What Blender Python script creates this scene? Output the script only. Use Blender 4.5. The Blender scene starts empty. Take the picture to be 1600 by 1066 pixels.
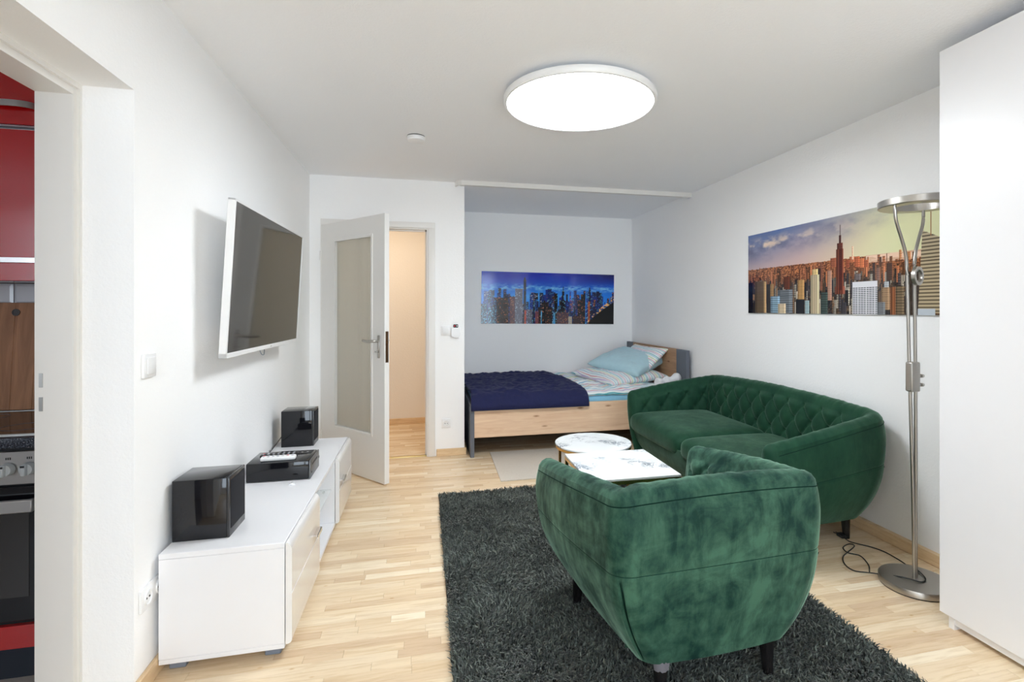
import bpy, bmesh, math, random
import numpy as np
from mathutils import Vector, Matrix, noise as mnoise

random.seed(7)
rng = np.random.default_rng(7)
S = bpy.context.scene
C = S.collection
PI = math.pi

# ------------------------------------------------------------------ camera, light, exposure
cd = bpy.data.cameras.new('camera')
cam = bpy.data.objects.new('camera', cd)
C.objects.link(cam)
cam.location = (0, 0, 1.30)
cam.rotation_euler = (PI / 2, 0, -0.2330)
cd.sensor_fit = 'HORIZONTAL'
cd.sensor_width = 36.0
cd.lens = 18.24
cd.shift_x = -0.03425
cd.shift_y = -0.0312
cd.clip_start = 0.02
S.camera = cam

w = bpy.data.worlds.new('sky')
S.world = w
w.use_nodes = True
bg = w.node_tree.nodes['Background']
bg.inputs[0].default_value = (0.76, 0.88, 1.0, 1)
bg.inputs[1].default_value = 4.4


def area(name, loc, rot, sx, sy, power, col, portal=False):
    l = bpy.data.lights.new(name, 'AREA')
    l.shape = 'RECTANGLE'
    l.size, l.size_y = sx, sy
    l.energy = power
    l.color = col
    if portal:
        l.cycles.is_portal = True
    o = bpy.data.objects.new(name, l)
    C.objects.link(o)
    o.location, o.rotation_euler = loc, rot
    return o


# daylight comes in through the two real windows behind the camera (portals only guide the sampling)
area('window_daylight', (0.60, -2.62, 1.35), (PI / 2, 0, 0), 2.9, 2.0, 1, (1, 1, 1), True)
area('kitchen_window_daylight', (-3.5, -1.22, 1.55), (PI / 2, 0, 0), 1.3, 1.5, 1, (1, 1, 1), True)
# hallway ceiling lamp (out of sight above the door head)
area('hallway_lamp', (-0.55, 5.3, 2.38), (0, 0, 0), 0.35, 0.35, 5.5, (1.0, 0.77, 0.53))
LAMP_STRENGTH = 17.0

S.view_settings.view_transform = 'Standard'
S.view_settings.look = 'None'
S.view_settings.gamma = 1.0
S.view_settings.use_curve_mapping = False
S.view_settings.exposure = 0.84
S.cycles.max_bounces = 14
S.cycles.diffuse_bounces = 10
S.cycles.glossy_bounces = 4
S.cycles.transmission_bounces = 8
S.cycles.caustics_reflective = False
S.cycles.caustics_refractive = False
S.cycles.sample_clamp_indirect = 8.0


# ------------------------------------------------------------------ materials
def srgb(r, g=None, b=None):
    if g is None:
        r, g, b = r
    f = lambda c: (c / 255 / 12.92) if c / 255 <= 0.04045 else ((c / 255 + 0.055) / 1.055) ** 2.4
    return (f(r), f(g), f(b), 1.0)


class NT:
    def __init__(s, name):
        s.m = bpy.data.materials.new(name)
        s.m.use_nodes = True
        s.t = s.m.node_tree
        s.p = s.t.nodes['Principled BSDF']

    def n(s, typ, **kw):
        nd = s.t.nodes.new(typ)
        for k, v in kw.items():
            if k.startswith('_'):
                nd.inputs[int(k[1:])].default_value = v
            else:
                setattr(nd, k, v)
        return nd

    def l(s, a, b):
        s.t.links.new(a, b)

    def set(s, **kw):
        for k, v in kw.items():
            s.p.inputs[k.replace('_', ' ')].default_value = v

    def coord(s, scale=(1, 1, 1), kind='Object', rot=(0, 0, 0)):
        tc = s.n('ShaderNodeTexCoord')
        mp = s.n('ShaderNodeMapping')
        mp.inputs['Scale'].default_value = scale
        mp.inputs['Rotation'].default_value = rot
        s.l(tc.outputs[kind], mp.inputs[0])
        return mp.outputs[0]

    def noise(s, vec, scale, detail=4, rough=0.5, dist=0.0):
        nd = s.n('ShaderNodeTexNoise')
        nd.inputs['Scale'].default_value = scale
        nd.inputs['Detail'].default_value = detail
        nd.inputs['Roughness'].default_value = rough
        nd.inputs['Distortion'].default_value = dist
        s.l(vec, nd.inputs['Vector'])
        return nd.outputs[0]

    def ramp(s, fac, stops, interp='LINEAR'):
        r = s.n('ShaderNodeValToRGB')
        r.color_ramp.interpolation = interp
        el = r.color_ramp.elements
        while len(el) < len(stops):
            el.new(0.5)
        for e, (p, c) in zip(el, stops):
            e.position = p
            e.color = c
        s.l(fac, r.inputs[0])
        return r.outputs[0]

    def mix(s, fac, a, b, blend='MIX'):
        m = s.n('ShaderNodeMix', data_type='RGBA', blend_type=blend)
        for i, v in ((0, fac), (6, a), (7, b)):
            if hasattr(v, 'is_output'):
                s.l(v, m.inputs[i])
            else:
                m.inputs[i].default_value = v
        return m.outputs[2]

    def math(s, op, a, b=None):
        m = s.n('ShaderNodeMath', operation=op)
        for i, v in ((0, a), (1, b)):
            if v is None:
                continue
            if hasattr(v, 'is_output'):
                s.l(v, m.inputs[i])
            else:
                m.inputs[i].default_value = v
        return m.outputs[0]

    def bump(s, h, strength=0.2, dist=0.01):
        b = s.n('ShaderNodeBump')
        b.inputs['Strength'].default_value = strength
        b.inputs['Distance'].default_value = dist
        s.l(h, b.inputs['Height'])
        s.l(b.outputs[0], s.p.inputs['Normal'])

    def base(s, col):
        if hasattr(col, 'is_output'):
            s.l(col, s.p.inputs['Base Color'])
        else:
            s.p.inputs['Base Color'].default_value = col


MATS = {}


def plain(name, col, rough=0.5, metal=0.0, spec=0.5, coat=0.0, bump=None):
    if name in MATS:
        return MATS[name]
    t = NT(name)
    t.base(col)
    t.set(Roughness=rough, Metallic=metal, Coat_Weight=coat)
    t.p.inputs['Specular IOR Level'].default_value = spec
    v = t.coord()
    nz = t.noise(v, 18, 3)
    # slight unevenness of colour so no surface is perfectly flat
    t.base(t.mix(t.math('MULTIPLY', nz, 0.08), col, tuple(c * 0.8 for c in col[:3]) + (1,)))
    if bump:
        t.bump(t.noise(v, bump[0], 4), bump[1], bump[2])
    MATS[name] = t.m
    return t.m


def wallpaper(name, col):
    t = NT(name)
    t.base(col)
    t.set(Roughness=0.9)
    t.p.inputs['Specular IOR Level'].default_value = 0.15
    v = t.coord()
    a = t.noise(v, 70, 5, 0.6)
    b = t.noise(v, 180, 3, 0.6)
    t.bump(t.math('ADD', a, t.math('MULTIPLY', b, 0.5)), 0.35, 0.004)
    return t.m


M_WALL = wallpaper('wall_wallpaper', (0.93, 0.93, 0.93, 1))
M_CEIL = wallpaper('ceiling_wallpaper', (0.90, 0.91, 0.93, 1))
M_HALL = wallpaper('hall_wallpaper', (0.86, 0.83, 0.79, 1))


def wood_floor():
    t = NT('laminate_strip')
    oi = t.n('ShaderNodeObjectInfo')
    ge = t.n('ShaderNodeNewGeometry')
    r = t.math('FRACT', t.math('ADD', oi.outputs['Random'], ge.outputs['Random Per Island']))
    col = t.ramp(r, [(0.0, srgb(216, 188, 156)), (0.25, srgb(230, 206, 172)), (0.5, srgb(238, 218, 186)),
                     (0.75, srgb(226, 200, 164)), (1.0, srgb(248, 234, 208))])
    tc = t.n('ShaderNodeTexCoord')
    geo = t.n('ShaderNodeVectorMath', operation='ADD')
    t.l(ge.outputs['Position'], geo.inputs[0])
    cmb = t.n('ShaderNodeCombineXYZ')
    t.l(t.math('MULTIPLY', r, 37.0), cmb.inputs[0])
    t.l(t.math('MULTIPLY', r, 11.0), cmb.inputs[1])
    t.l(cmb.outputs[0], geo.inputs[1])
    mp = t.n('ShaderNodeMapping')
    mp.inputs['Scale'].default_value = (2.2, 26, 1)
    t.l(geo.outputs[0], mp.inputs[0])
    g = t.noise(mp.outputs[0], 2.4, 6, 0.6, 0.6)
    grain = t.ramp(g, [(0.30, (0.80, 0.72, 0.62, 1)), (0.55, (1, 1, 1, 1)), (0.8, (1.0, 0.97, 0.93, 1))])
    col = t.mix(0.75, col, grain, 'MULTIPLY')
    mp2 = t.n('ShaderNodeMapping')
    mp2.inputs['Scale'].default_value = (5, 9, 1)
    t.l(geo.outputs[0], mp2.inputs[0])
    k = t.n('ShaderNodeTexVoronoi')
    k.inputs['Scale'].default_value = 1.4
    t.l(mp2.outputs[0], k.inputs['Vector'])
    kn = t.ramp(k.outputs['Distance'], [(0.0, (0.55, 0.40, 0.27, 1)), (0.05, (0.85, 0.72, 0.58, 1)), (0.09, (1, 1, 1, 1))])
    col = t.mix(0.6, col, kn, 'MULTIPLY')
    t.base(col)
    t.set(Roughness=0.27)
    t.p.inputs['Specular IOR Level'].default_value = 0.5
    return t.m


M_FLOOR = wood_floor()


def wood(name, c1, c2, scale=(2, 14, 14), knots=False, rough=0.5, rot=(0, 0, 0)):
    t = NT(name)
    v = t.coord(scale, rot=rot)
    g = t.noise(v, 2.0, 6, 0.6, 1.2)
    col = t.ramp(g, [(0.3, c1), (0.7, c2)])
    if knots:
        v2 = t.coord((1.4, 1.4, 4.5), rot=rot)
        k = t.n('ShaderNodeTexVoronoi')
        k.inputs['Scale'].default_value = 2.6
        t.l(v2, k.inputs['Vector'])
        kn = t.ramp(k.outputs['Distance'], [(0.0, (0.10, 0.05, 0.03, 1)), (0.07, (0.45, 0.28, 0.18, 1)), (0.15, (1, 1, 1, 1))])
        col = t.mix(0.9, col, kn, 'MULTIPLY')
    t.base(col)
    t.set(Roughness=rough)
    return t.m


M_BASEB = wood('maple_baseboard', srgb(214, 182, 140), srgb(232, 205, 166), (3, 3, 20), rough=0.4)
M_OAK = wood('knotty_oak', srgb(222, 184, 150), srgb(240, 210, 178), (1.2, 14, 14), True)
M_OAKD = wood('brown_oak', srgb(150, 112, 82), srgb(184, 146, 112), (14, 1.2, 14), True)
M_BOARD = wood('cutting_board_wood', srgb(150, 96, 56), srgb(190, 130, 84), (12, 12, 1.5), rough=0.45)
M_BGREY = plain('bed_grey', srgb(98, 103, 113), 0.6, bump=(40, 0.1, 0.003))


def velvet(name, lo, hi, dark, light):
    t = NT(name)
    v = t.coord()
    big = t.noise(v, 3.2, 7, 0.66, 0.9)
    vs = t.coord((6, 6, 1.6))
    streak = t.noise(vs, 3.2, 6, 0.65, 0.5)
    blot = t.noise(v, 8.5, 5, 0.6, 1.8)
    f = t.math('ADD', t.math('MULTIPLY', big, 0.50), t.math('ADD', t.math('MULTIPLY', streak, 0.25), t.math('MULTIPLY', blot, 0.25)))
    f2 = t.ramp(f, [(lo, (0, 0, 0, 1)), ((lo + hi) / 2, (0.45, 0.45, 0.45, 1)), (hi, (1, 1, 1, 1))])
    col = t.mix(f2, dark, light)
    t.base(col)
    t.set(Roughness=0.6, Sheen_Roughness=0.36)
    t.p.inputs['Specular IOR Level'].default_value = 0.10
    t.p.inputs['Sheen Tint'].default_value = (0.46, 0.72, 0.56, 1)
    t.l(t.math('ADD', t.math('MULTIPLY', f2, 0.65), 0.15), t.p.inputs['Sheen Weight'])
    fine = t.noise(t.coord(), 70, 3)
    t.bump(t.math('ADD', streak, t.math('MULTIPLY', fine, 0.2)), 0.12, 0.010)
    return t.m


M_PIPING_SHADE = plain('dark_green_piping_and_fold_shade', (0.004, 0.022, 0.016, 1), 0.8, spec=0.1)  # piping and seam thread, also the painted shade in the corner darts
M_VELVET = velvet('green_velvet', 0.30, 0.72, (0.006, 0.030, 0.019, 1), (0.021, 0.078, 0.040, 1))
M_BRUSHED = velvet('brushed_green_velvet', 0.425, 0.585, (0.007, 0.031, 0.024, 1), (0.046, 0.118, 0.078, 1))


def marble():
    t = NT('white_marble')
    v = t.coord()
    d = t.noise(v, 3.0, 6, 0.6, 0.4)
    a = t.noise(v, 5.5, 8, 0.62, 1.6)
    vein = t.math('ABSOLUTE', t.math('SUBTRACT', a, 0.5))
    col = t.ramp(vein, [(0.0, srgb(96, 106, 116)), (0.012, srgb(170, 178, 184)), (0.045, srgb(232, 236, 238)), (1, srgb(244, 247, 248))])
    msk = t.ramp(d, [(0.46, (0, 0, 0, 1)), (0.58, (1, 1, 1, 1))])
    t.base(t.mix(msk, srgb(240, 244, 245), col))
    t.set(Roughness=0.12)
    return t.m


M_MARBLE = marble()
M_GOLD = plain('brushed_gold', (0.72, 0.46, 0.16, 1), 0.22, 1.0)
M_WHITE = plain('white_lacquer', (0.82, 0.82, 0.84, 1), 0.35)
M_GLOSSW = plain('white_high_gloss', (0.80, 0.79, 0.78, 1), 0.06, coat=0.5)
M_PAINT = plain('white_paint', (0.80, 0.78, 0.75, 1), 0.4)
M_PLAST = plain('white_plastic', (0.82, 0.82, 0.82, 1), 0.3)
M_BLACKG = plain('black_gloss', (0.006, 0.006, 0.008, 1), 0.06)
M_BLACK = plain('black_matte', (0.012, 0.012, 0.013, 1), 0.55)
M_GRILLE = plain('speaker_cloth', (0.008, 0.008, 0.012, 1), 0.9, bump=(900, 0.5, 0.002))
M_LEG = plain('black_leg', (0.010, 0.009, 0.009, 1), 0.25)
M_STEEL = plain('brushed_steel', (0.50, 0.475, 0.44, 1), 0.32, 1.0)
M_CHROME = plain('chrome', (0.75, 0.75, 0.75, 1), 0.12, 1.0)
M_BRASS = plain('brass_strip', (0.75, 0.60, 0.28, 1), 0.3, 1.0)
M_GREYF = plain('grey_plastic', srgb(120, 128, 142), 0.5)
M_RED = plain('red_gloss', srgb(196, 8, 12), 0.16, coat=0.6, bump=(60, 0.05, 0.003))
M_RED.node_tree.nodes['Principled BSDF'].inputs['Coat Weight'].default_value = 1.0
M_RED.node_tree.nodes['Principled BSDF'].inputs['Coat IOR'].default_value = 1.55
M_RED.node_tree.nodes['Principled BSDF'].inputs['Coat Roughness'].default_value = 0.14
M_REDB = plain('red_button', srgb(220, 30, 50), 0.4)
M_MORTAR = plain('tile_grout', srgb(90, 84, 84), 0.9)
M_TILE = plain('white_tile', srgb(226, 226, 232), 0.12)
M_GRIP = plain('dark_plinth', srgb(36, 42, 52), 0.5)


def granite():
    t = NT('dark_granite')
    v = t.coord()
    a = t.noise(v, 220, 4, 0.7)
    t.base(t.ramp(a, [(0.42, srgb(24, 26, 34)), (0.56, srgb(70, 74, 84)), (0.68, srgb(150, 152, 160))]))
    t.set(Roughness=0.25)
    return t.m


M_GRANITE = granite()


def glass(name, col, rough, ribs=False):
    t = NT(name)
    t.base(col)
    t.set(Roughness=rough, IOR=1.45)
    if ribs:
        t.set(Transmission_Weight=0.55)
    else:
        t.set(Alpha=0.28)
    if ribs:
        wv = t.n('ShaderNodeTexWave', wave_type='BANDS', bands_direction='X')
        wv.inputs['Scale'].default_value = 17.0
        wv.inputs['Distortion'].default_value = 0.0
        t.l(t.coord(), wv.inputs['Vector'])
        t.bump(wv.outputs[0], 0.6, 0.006)
    return t.m


M_RIBGLASS = glass('ribbed_glass', (0.97, 0.95, 0.84, 1), 0.35, True)
M_CLEAR = glass('clear_glass', (0.90, 0.97, 0.97, 1), 0.0)


def emit(name, col, s):
    t = NT(name)
    t.set(Emission_Color=col, Emission_Strength=s)
    t.base((0.9, 0.9, 0.9, 1))
    return t.m


M_LAMP = emit('lamp_diffuser', (0.90, 0.955, 1.0, 1), LAMP_STRENGTH)


def cloth(name, col, var=0.12, bump=0.25, sheen=0.2, scale=30):
    t = NT(name)
    v = t.coord()
    nz = t.noise(v, scale, 5, 0.6)
    t.base(t.mix(nz, tuple(c * (1 - var) for c in col[:3]) + (1,), tuple(min(1, c * (1 + var)) for c in col[:3]) + (1,)))
    t.set(Roughness=0.85, Sheen_Weight=sheen)
    t.bump(t.noise(v, 9, 5, 0.6, 1.0), bump, 0.02)
    return t.m


def striped(name, base, axis='X', scale=7.0):
    t = NT(name)
    v = t.coord()
    sep = t.n('ShaderNodeSeparateXYZ')
    t.l(v, sep.inputs[0])
    wob = t.noise(v, 4, 2)
    u = t.math('ADD', t.math('MULTIPLY', sep.outputs[axis], scale), t.math('MULTIPLY', wob, 0.15))
    f = t.math('FRACT', u)
    Wt = srgb(232, 236, 236)
    B = base
    col = t.ramp(f, [(0.0, Wt), (0.10, srgb(120, 175, 205)), (0.14, Wt), (0.24, B), (0.34, srgb(240, 150, 150)), (0.38, Wt),
                     (0.48, srgb(206, 214, 150)), (0.53, Wt), (0.62, B), (0.74, srgb(80, 170, 180)), (0.77, Wt),
                     (0.86, srgb(200, 180, 215)), (0.90, Wt), (0.95, srgb(232, 130, 140)), (0.98, B)], 'CONSTANT')
    t.base(col)
    t.set(Roughness=0.9, Sheen_Weight=0.2)
    t.bump(t.noise(v, 14, 5, 0.6, 1.0), 0.4, 0.02)
    return t.m


M_NAVY = cloth('navy_quilt_cloth', srgb(15, 22, 70), 0.2, 0.5, 0.05)
M_SHEET = cloth('light_blue_sheet', srgb(130, 185, 212))
M_PBLUE = cloth('pale_blue_cotton', srgb(172, 204, 214), 0.06)
M_STRIPE = striped('striped_cotton', srgb(190, 216, 222), 'X', 6.5)
M_DUVET = striped('faded_striped_cotton', srgb(186, 212, 220), 'Y', 3.2)
M_CREAM = cloth('cream_rug_cloth', srgb(206, 198, 186), 0.12, 0.5, 0.1, 90)
M_TOWEL = cloth('white_towel', srgb(232, 234, 238), 0.05)


def attr_mat(name, rough=0.08, spec=0.5):
    t = NT(name)
    a = t.n('ShaderNodeVertexColor', layer_name='print')
    t.base(a.outputs[0])
    t.set(Roughness=rough)
    t.p.inputs['Specular IOR Level'].default_value = spec
    return t.m


M_PRINT = attr_mat('acrylic_print')


def shag():
    t = NT('shag_pile')
    ge = t.n('ShaderNodeNewGeometry')
    r = ge.outputs['Random Per Island']
    col = t.ramp(r, [(0.0, srgb(30, 34, 32)), (0.45, srgb(62, 68, 63)), (0.8, srgb(92, 100, 92)), (1.0, srgb(128, 136, 126))])
    t.base(col)
    t.set(Roughness=0.7, Sheen_Weight=0.25)
    return t.m


M_SHAG = shag()
M_SHAGB = plain('shag_backing', srgb(34, 38, 36), 0.95)


# ------------------------------------------------------------------ mesh helpers
def new_bm():
    return bmesh.new()


def bx(bm, x0, x1, y0, y1, z0, z1, bev=0.0, seg=2):
    r = bmesh.ops.create_cube(bm, size=1)
    vs = r['verts']
    for v in vs:
        v.co = Vector(((x0 + x1) / 2 + v.co.x * (x1 - x0), (y0 + y1) / 2 + v.co.y * (y1 - y0), (z0 + z1) / 2 + v.co.z * (z1 - z0)))
    if bev > 0:
        es = list({e for v in vs for e in v.link_edges})
        bmesh.ops.bevel(bm, geom=es, offset=bev, segments=seg, profile=0.5, affect='EDGES')
    return bm


def cyl(bm, p0, p1, r0, r1=None, n=24, cap=True):
    r1 = r0 if r1 is None else r1
    p0, p1 = Vector(p0), Vector(p1)
    d = (p1 - p0)
    q = d.to_track_quat('Z', 'Y').to_matrix()
    ra, rb = [], []
    for i in range(n):
        a = 2 * PI * i / n
        c = q @ Vector((math.cos(a), math.sin(a), 0))
        ra.append(bm.verts.new(p0 + c * r0))
        rb.append(bm.verts.new(p1 + c * r1))
    for i in range(n):
        j = (i + 1) % n
        bm.faces.new((ra[i], ra[j], rb[j], rb[i]))
    if cap:
        bm.faces.new(ra[::-1])
        bm.faces.new(rb)
    return bm


def lathe(bm, prof, c=(0, 0, 0), n=48, close=False):
    """prof: list of (r, z); r=0 closes with a pole"""
    rings = []
    for r, z in prof:
        if r <= 1e-6:
            rings.append([bm.verts.new((c[0], c[1], c[2] + z))])
        else:
            rings.append([bm.verts.new((c[0] + r * math.cos(2 * PI * i / n), c[1] + r * math.sin(2 * PI * i / n), c[2] + z)) for i in range(n)])
    if close:
        rings.append(rings[0])
    for A, B in zip(rings, rings[1:]):
        for i in range(n):
            j = (i + 1) % n
            if len(A) == 1 and len(B) > 1:
                bm.faces.new((A[0], B[j], B[i]))
            elif len(B) == 1 and len(A) > 1:
                bm.faces.new((A[i], A[j], B[0]))
            elif len(A) > 1:
                bm.faces.new((A[i], A[j], B[j], B[i]))
    return bm


def smooth_path(pts, sub=6):
    P = [Vector(p) for p in pts]
    out = []
    for i in range(len(P) - 1):
        p0 = P[max(i - 1, 0)]; p1 = P[i]; p2 = P[i + 1]; p3 = P[min(i + 2, len(P) - 1)]
        for k in range(sub):
            t = k / sub
            out.append(0.5 * ((2 * p1) + (p2 - p0) * t + (2 * p0 - 5 * p1 + 4 * p2 - p3) * t * t + (3 * p1 - p0 - 3 * p2 + p3) * t ** 3))
    out.append(P[-1])
    return out


def tube(bm, pts, r, n=8, closed=False):
    P = [Vector(p) for p in pts]
    m = len(P)
    rings = []
    up = Vector((0, 0, 1))
    for i in range(m):
        if closed:
            d = P[(i + 1) % m] - P[i - 1]
        else:
            d = P[min(i + 1, m - 1)] - P[max(i - 1, 0)]
        d.normalize()
        a = d.cross(up)
        if a.length < 0.05:
            a = d.cross(Vector((0, 1, 0)))
        a.normalize()
        b = a.cross(d)
        rr = r[i] if isinstance(r, (list, tuple)) else r
        rings.append([bm.verts.new(P[i] + (a * math.cos(2 * PI * k / n) + b * math.sin(2 * PI * k / n)) * rr) for k in range(n)])
    rng_ = range(m) if closed else range(m - 1)
    for i in rng_:
        A, B = rings[i], rings[(i + 1) % m]
        for k in range(n):
            j = (k + 1) % n
            bm.faces.new((A[k], A[j], B[j], B[k]))
    if not closed:
        bm.faces.new(rings[0][::-1])
        bm.faces.new(rings[-1])
    return bm


def finish(me, bm, smooth):
    bmesh.ops.recalc_face_normals(bm, faces=bm.faces)
    bm.to_mesh(me)
    bm.free()
    if smooth:
        for p in me.polygons:
            p.use_smooth = True
        if smooth != 'all':
            try:
                me.set_sharp_from_angle(angle=math.radians(40))
            except Exception:
                pass


def obj(name, bm, m, parent=None, smooth=True, loc=None):
    me = bpy.data.meshes.new(name)
    finish(me, bm, smooth)
    me.materials.append(m)
    o = bpy.data.objects.new(name, me)
    C.objects.link(o)
    if parent:
        o.parent = parent
    if loc:
        o.location = loc
    return o


def from_arrays(name, V, F, m, parent=None, smooth=True):
    me = bpy.data.meshes.new(name)
    V = np.asarray(V, dtype=np.float32)
    F = np.asarray(F, dtype=np.int32)
    k = F.shape[1]
    me.vertices.add(len(V))
    me.vertices.foreach_set('co', V.ravel())
    me.loops.add(F.size)
    me.loops.foreach_set('vertex_index', F.ravel())
    me.polygons.add(len(F))
    me.polygons.foreach_set('loop_start', np.arange(0, F.size, k, dtype=np.int32))
    me.polygons.foreach_set('use_smooth', np.full(len(F), bool(smooth)))
    me.update(calc_edges=True)
    me.validate()
    me.materials.append(m)
    o = bpy.data.objects.new(name, me)
    C.objects.link(o)
    if parent:
        o.parent = parent
    return o


def grid_faces(nu, nv, off=0):
    i, j = np.meshgrid(np.arange(nu - 1), np.arange(nv - 1), indexing='ij')
    a = (i * nv + j).ravel() + off
    return np.stack([a, a + nv, a + nv + 1, a + 1], 1)


def tag(o, label, cat=None, group=None, kind=None):
    o['label'] = label
    if cat:
        o['category'] = cat
    if group:
        o['group'] = group
    if kind:
        o['kind'] = kind
    return o


def thing(name, label, cat, loc=(0, 0, 0), rz=0.0, group=None, kind=None):
    o = bpy.data.objects.new(name, None)
    o.empty_display_size = 0.1
    C.objects.link(o)
    o.location = loc
    o.rotation_euler = (0, 0, rz)
    return tag(o, label, cat, group, kind)


def struct(name, bm, m, label, cat, parent=None, smooth=False):
    o = obj(name, bm, m, parent, smooth)
    if parent is None:
        tag(o, label, cat, kind='structure')
    return o


# ------------------------------------------------------------------ room dimensions (metres)
CZ = 2.43            # ceiling
LX, RX = -0.933, 2.537
DY = 4.69            # wall with the hallway door
AY = 6.085           # back wall of the sleeping alcove
FY = -2.60           # window wall behind the camera
SX = 0.352           # alcove side of the door wall
KFY = -1.20           # kitchen window wall
KX = -1.18           # kitchen side of the left wall
KY = 2.80            # kitchen back wall
OY0, OY1, OZ = 1.06, 1.985, 2.025   # kitchen opening in the left wall
DX0, DX1, DZ = -0.80, 0.035, 2.01   # hallway door opening

# ------------------------------------------------------------------ shell
# floor slab and its laminate strips
bm = new_bm()
bx(bm, -4.5, RX + 0.2, FY - 0.2, AY + 0.2, -0.2, -0.004)
floor = struct('floor', bm, plain('subfloor', srgb(150, 118, 84), 0.6), 'light maple laminate floor of narrow staggered strips', 'floor')

SW = 0.0475
lengths = [0.14, 0.22, 0.30, 0.38, 0.46, 0.56, 0.68]
fcam, fx0, fyh, fth, fh = 810.65, 854.8, 483.1, 0.2330, 1.30


def to_px(x, y, z=0.0):
    zc = x * math.sin(fth) + y * math.cos(fth)
    xc = x * math.cos(fth) - y * math.sin(fth)
    if zc < 0.05:
        return None
    return fx0 + fcam * xc / zc, fyh - fcam * (z - fh) / zc


strips = []
y = FY
row = 0
while y < AY:
    x = KX - random.random() * 0.5
    while x < RX:
        L = random.choice(lengths)
        x0, x1 = x, x + L
        x = x1
        x0, x1 = max(x0, KX), min(x1, RX)      # cut to the walls
        if x1 - x0 > 0.01:
            strips.append((x0, x1, y))
    y += SW
scored = []
for k, (x0, x1, y0) in enumerate(strips):
    cx, cy = (x0 + x1) / 2, y0 + SW / 2
    hid = (0.10 < cx < 1.67 and 1.35 < cy < 3.66) or (cx < -0.5 and 2.1 < cy < 3.74) or (cx > 2.07 and cy < 1.7) or (cx < LX) or (0.58 < cx < 1.88 and 3.88 < cy < 4.68)
    hid = hid or (cx > 1.75 and 2.5 < cy)
    pc = [to_px(a, b) for a, b in ((x0, y0), (x1, y0), (x1, y0 + SW), (x0, y0 + SW))]
    vis = 0
    if not hid and min(abs(q - (x1 - x0)) for q in lengths) < 1e-4 and all(p is not None for p in pc):
        m_ = to_px(cx, cy)
        if -20 < m_[0] < 1620 and m_[1] < 1085:
            vis = abs(pc[1][0] - pc[0][0]) * abs(pc[3][1] - pc[0][1])
    scored.append((vis, k))
scored.sort(reverse=True)
single = {k for v, k in scored[:300] if v > 0}
plank_mesh = {}
gap = 0.0003
for L in lengths:
    bm = new_bm()
    bx(bm, gap - L / 2, L / 2 - gap, -SW / 2 + gap / 2, SW / 2 - gap / 2, -0.008, 0.0)
    bmesh.ops.bevel(bm, geom=[e for e in bm.edges if all(v.co.z > -0.001 for v in e.verts)], offset=0.0004, segments=1, affect='EDGES')
    me = bpy.data.meshes.new('strip')
    finish(me, bm, False)
    me.materials.append(M_FLOOR)
    plank_mesh[L] = me
V, F = [], []
for k, (x0, x1, y0) in enumerate(strips):
    if k in single:
        L = min(lengths, key=lambda q: abs(q - (x1 - x0)))
        o = bpy.data.objects.new('strip', plank_mesh[L])
        C.objects.link(o)
        o.parent = floor
        o.location = ((x0 + x1) / 2, y0 + SW / 2, 0)
    else:
        b = len(V)
        a0, a1, b0, b1 = x0 + gap, x1 - gap, y0 + gap / 2, y0 + SW - gap / 2
        V += [(a0, b0, -0.004), (a1, b0, -0.004), (a1, b1, -0.004), (a0, b1, -0.004), (a0, b0, 0), (a1, b0, 0), (a1, b1, 0), (a0, b1, 0)]
        F += [(b + 4, b + 5, b + 6, b + 7), (b, b + 1, b + 5, b + 4), (b + 1, b + 2, b + 6, b + 5), (b + 2, b + 3, b + 7, b + 6), (b + 3, b, b + 4, b + 7)]
o = from_arrays('laminate_strips', V, F, M_FLOOR, floor, False)
o['kind'] = 'stuff'

bm = new_bm()
bx(bm, KX, RX + 0.2, FY - 0.2, AY + 0.2, CZ, CZ + 0.2)
bx(bm, -4.7, KX, KFY - 0.2, AY + 0.2, CZ, CZ + 0.2)
struct('ceiling', bm, M_CEIL, 'off-white wallpapered ceiling', 'ceiling')

# left wall with the kitchen opening
bm = new_bm()
bx(bm, KX, LX, FY, OY0, -0.1, CZ)
bx(bm, KX, LX, OY1, DY, -0.1, CZ)
bx(bm, KX, LX, OY0, OY1, OZ, CZ)
struct('wall_left', bm, M_WALL, 'white textured wall with the television and the kitchen opening', 'wall')
bm = new_bm()
bx(bm, RX, RX + 0.2, FY - 0.2, AY + 0.2, -0.1, CZ)
struct('wall_right', bm, M_WALL, 'white textured wall behind the green sofa', 'wall')
# door wall (far) with stub beside the alcove
bm = new_bm()
bx(bm, KX, DX0, DY, DY + 0.14, -0.1, CZ)
bx(bm, DX1, SX, DY, DY + 0.14, -0.1, CZ)
bx(bm, DX0, DX1, DY, DY + 0.14, DZ, CZ)
struct('wall_far', bm, M_WALL, 'white wall around the hallway door', 'wall')
bm = new_bm()
bx(bm, 0.25, SX, DY + 0.14, AY, -0.1, CZ)
struct('wall_alcove_side', bm, M_WALL, 'white partition at the foot of the bed', 'wall')
bm = new_bm()
bx(bm, SX - 0.1, RX, AY, AY + 0.2, -0.1, CZ)
struct('wall_back', bm, M_WALL, 'white back wall of the sleeping alcove', 'wall')
bm = new_bm()
bx(bm, -2.4, 0.25, AY + 0.02, AY + 0.2, -0.1, CZ)
bx(bm, -2.4, -2.2, DY + 0.14, AY + 0.02, -0.1, CZ)
bx(bm, -2.4, KX, DY, DY + 0.14, -0.1, CZ)
struct('wall_hall', bm, M_HALL, 'warm lit hallway wall beyond the open door', 'wall')

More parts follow.
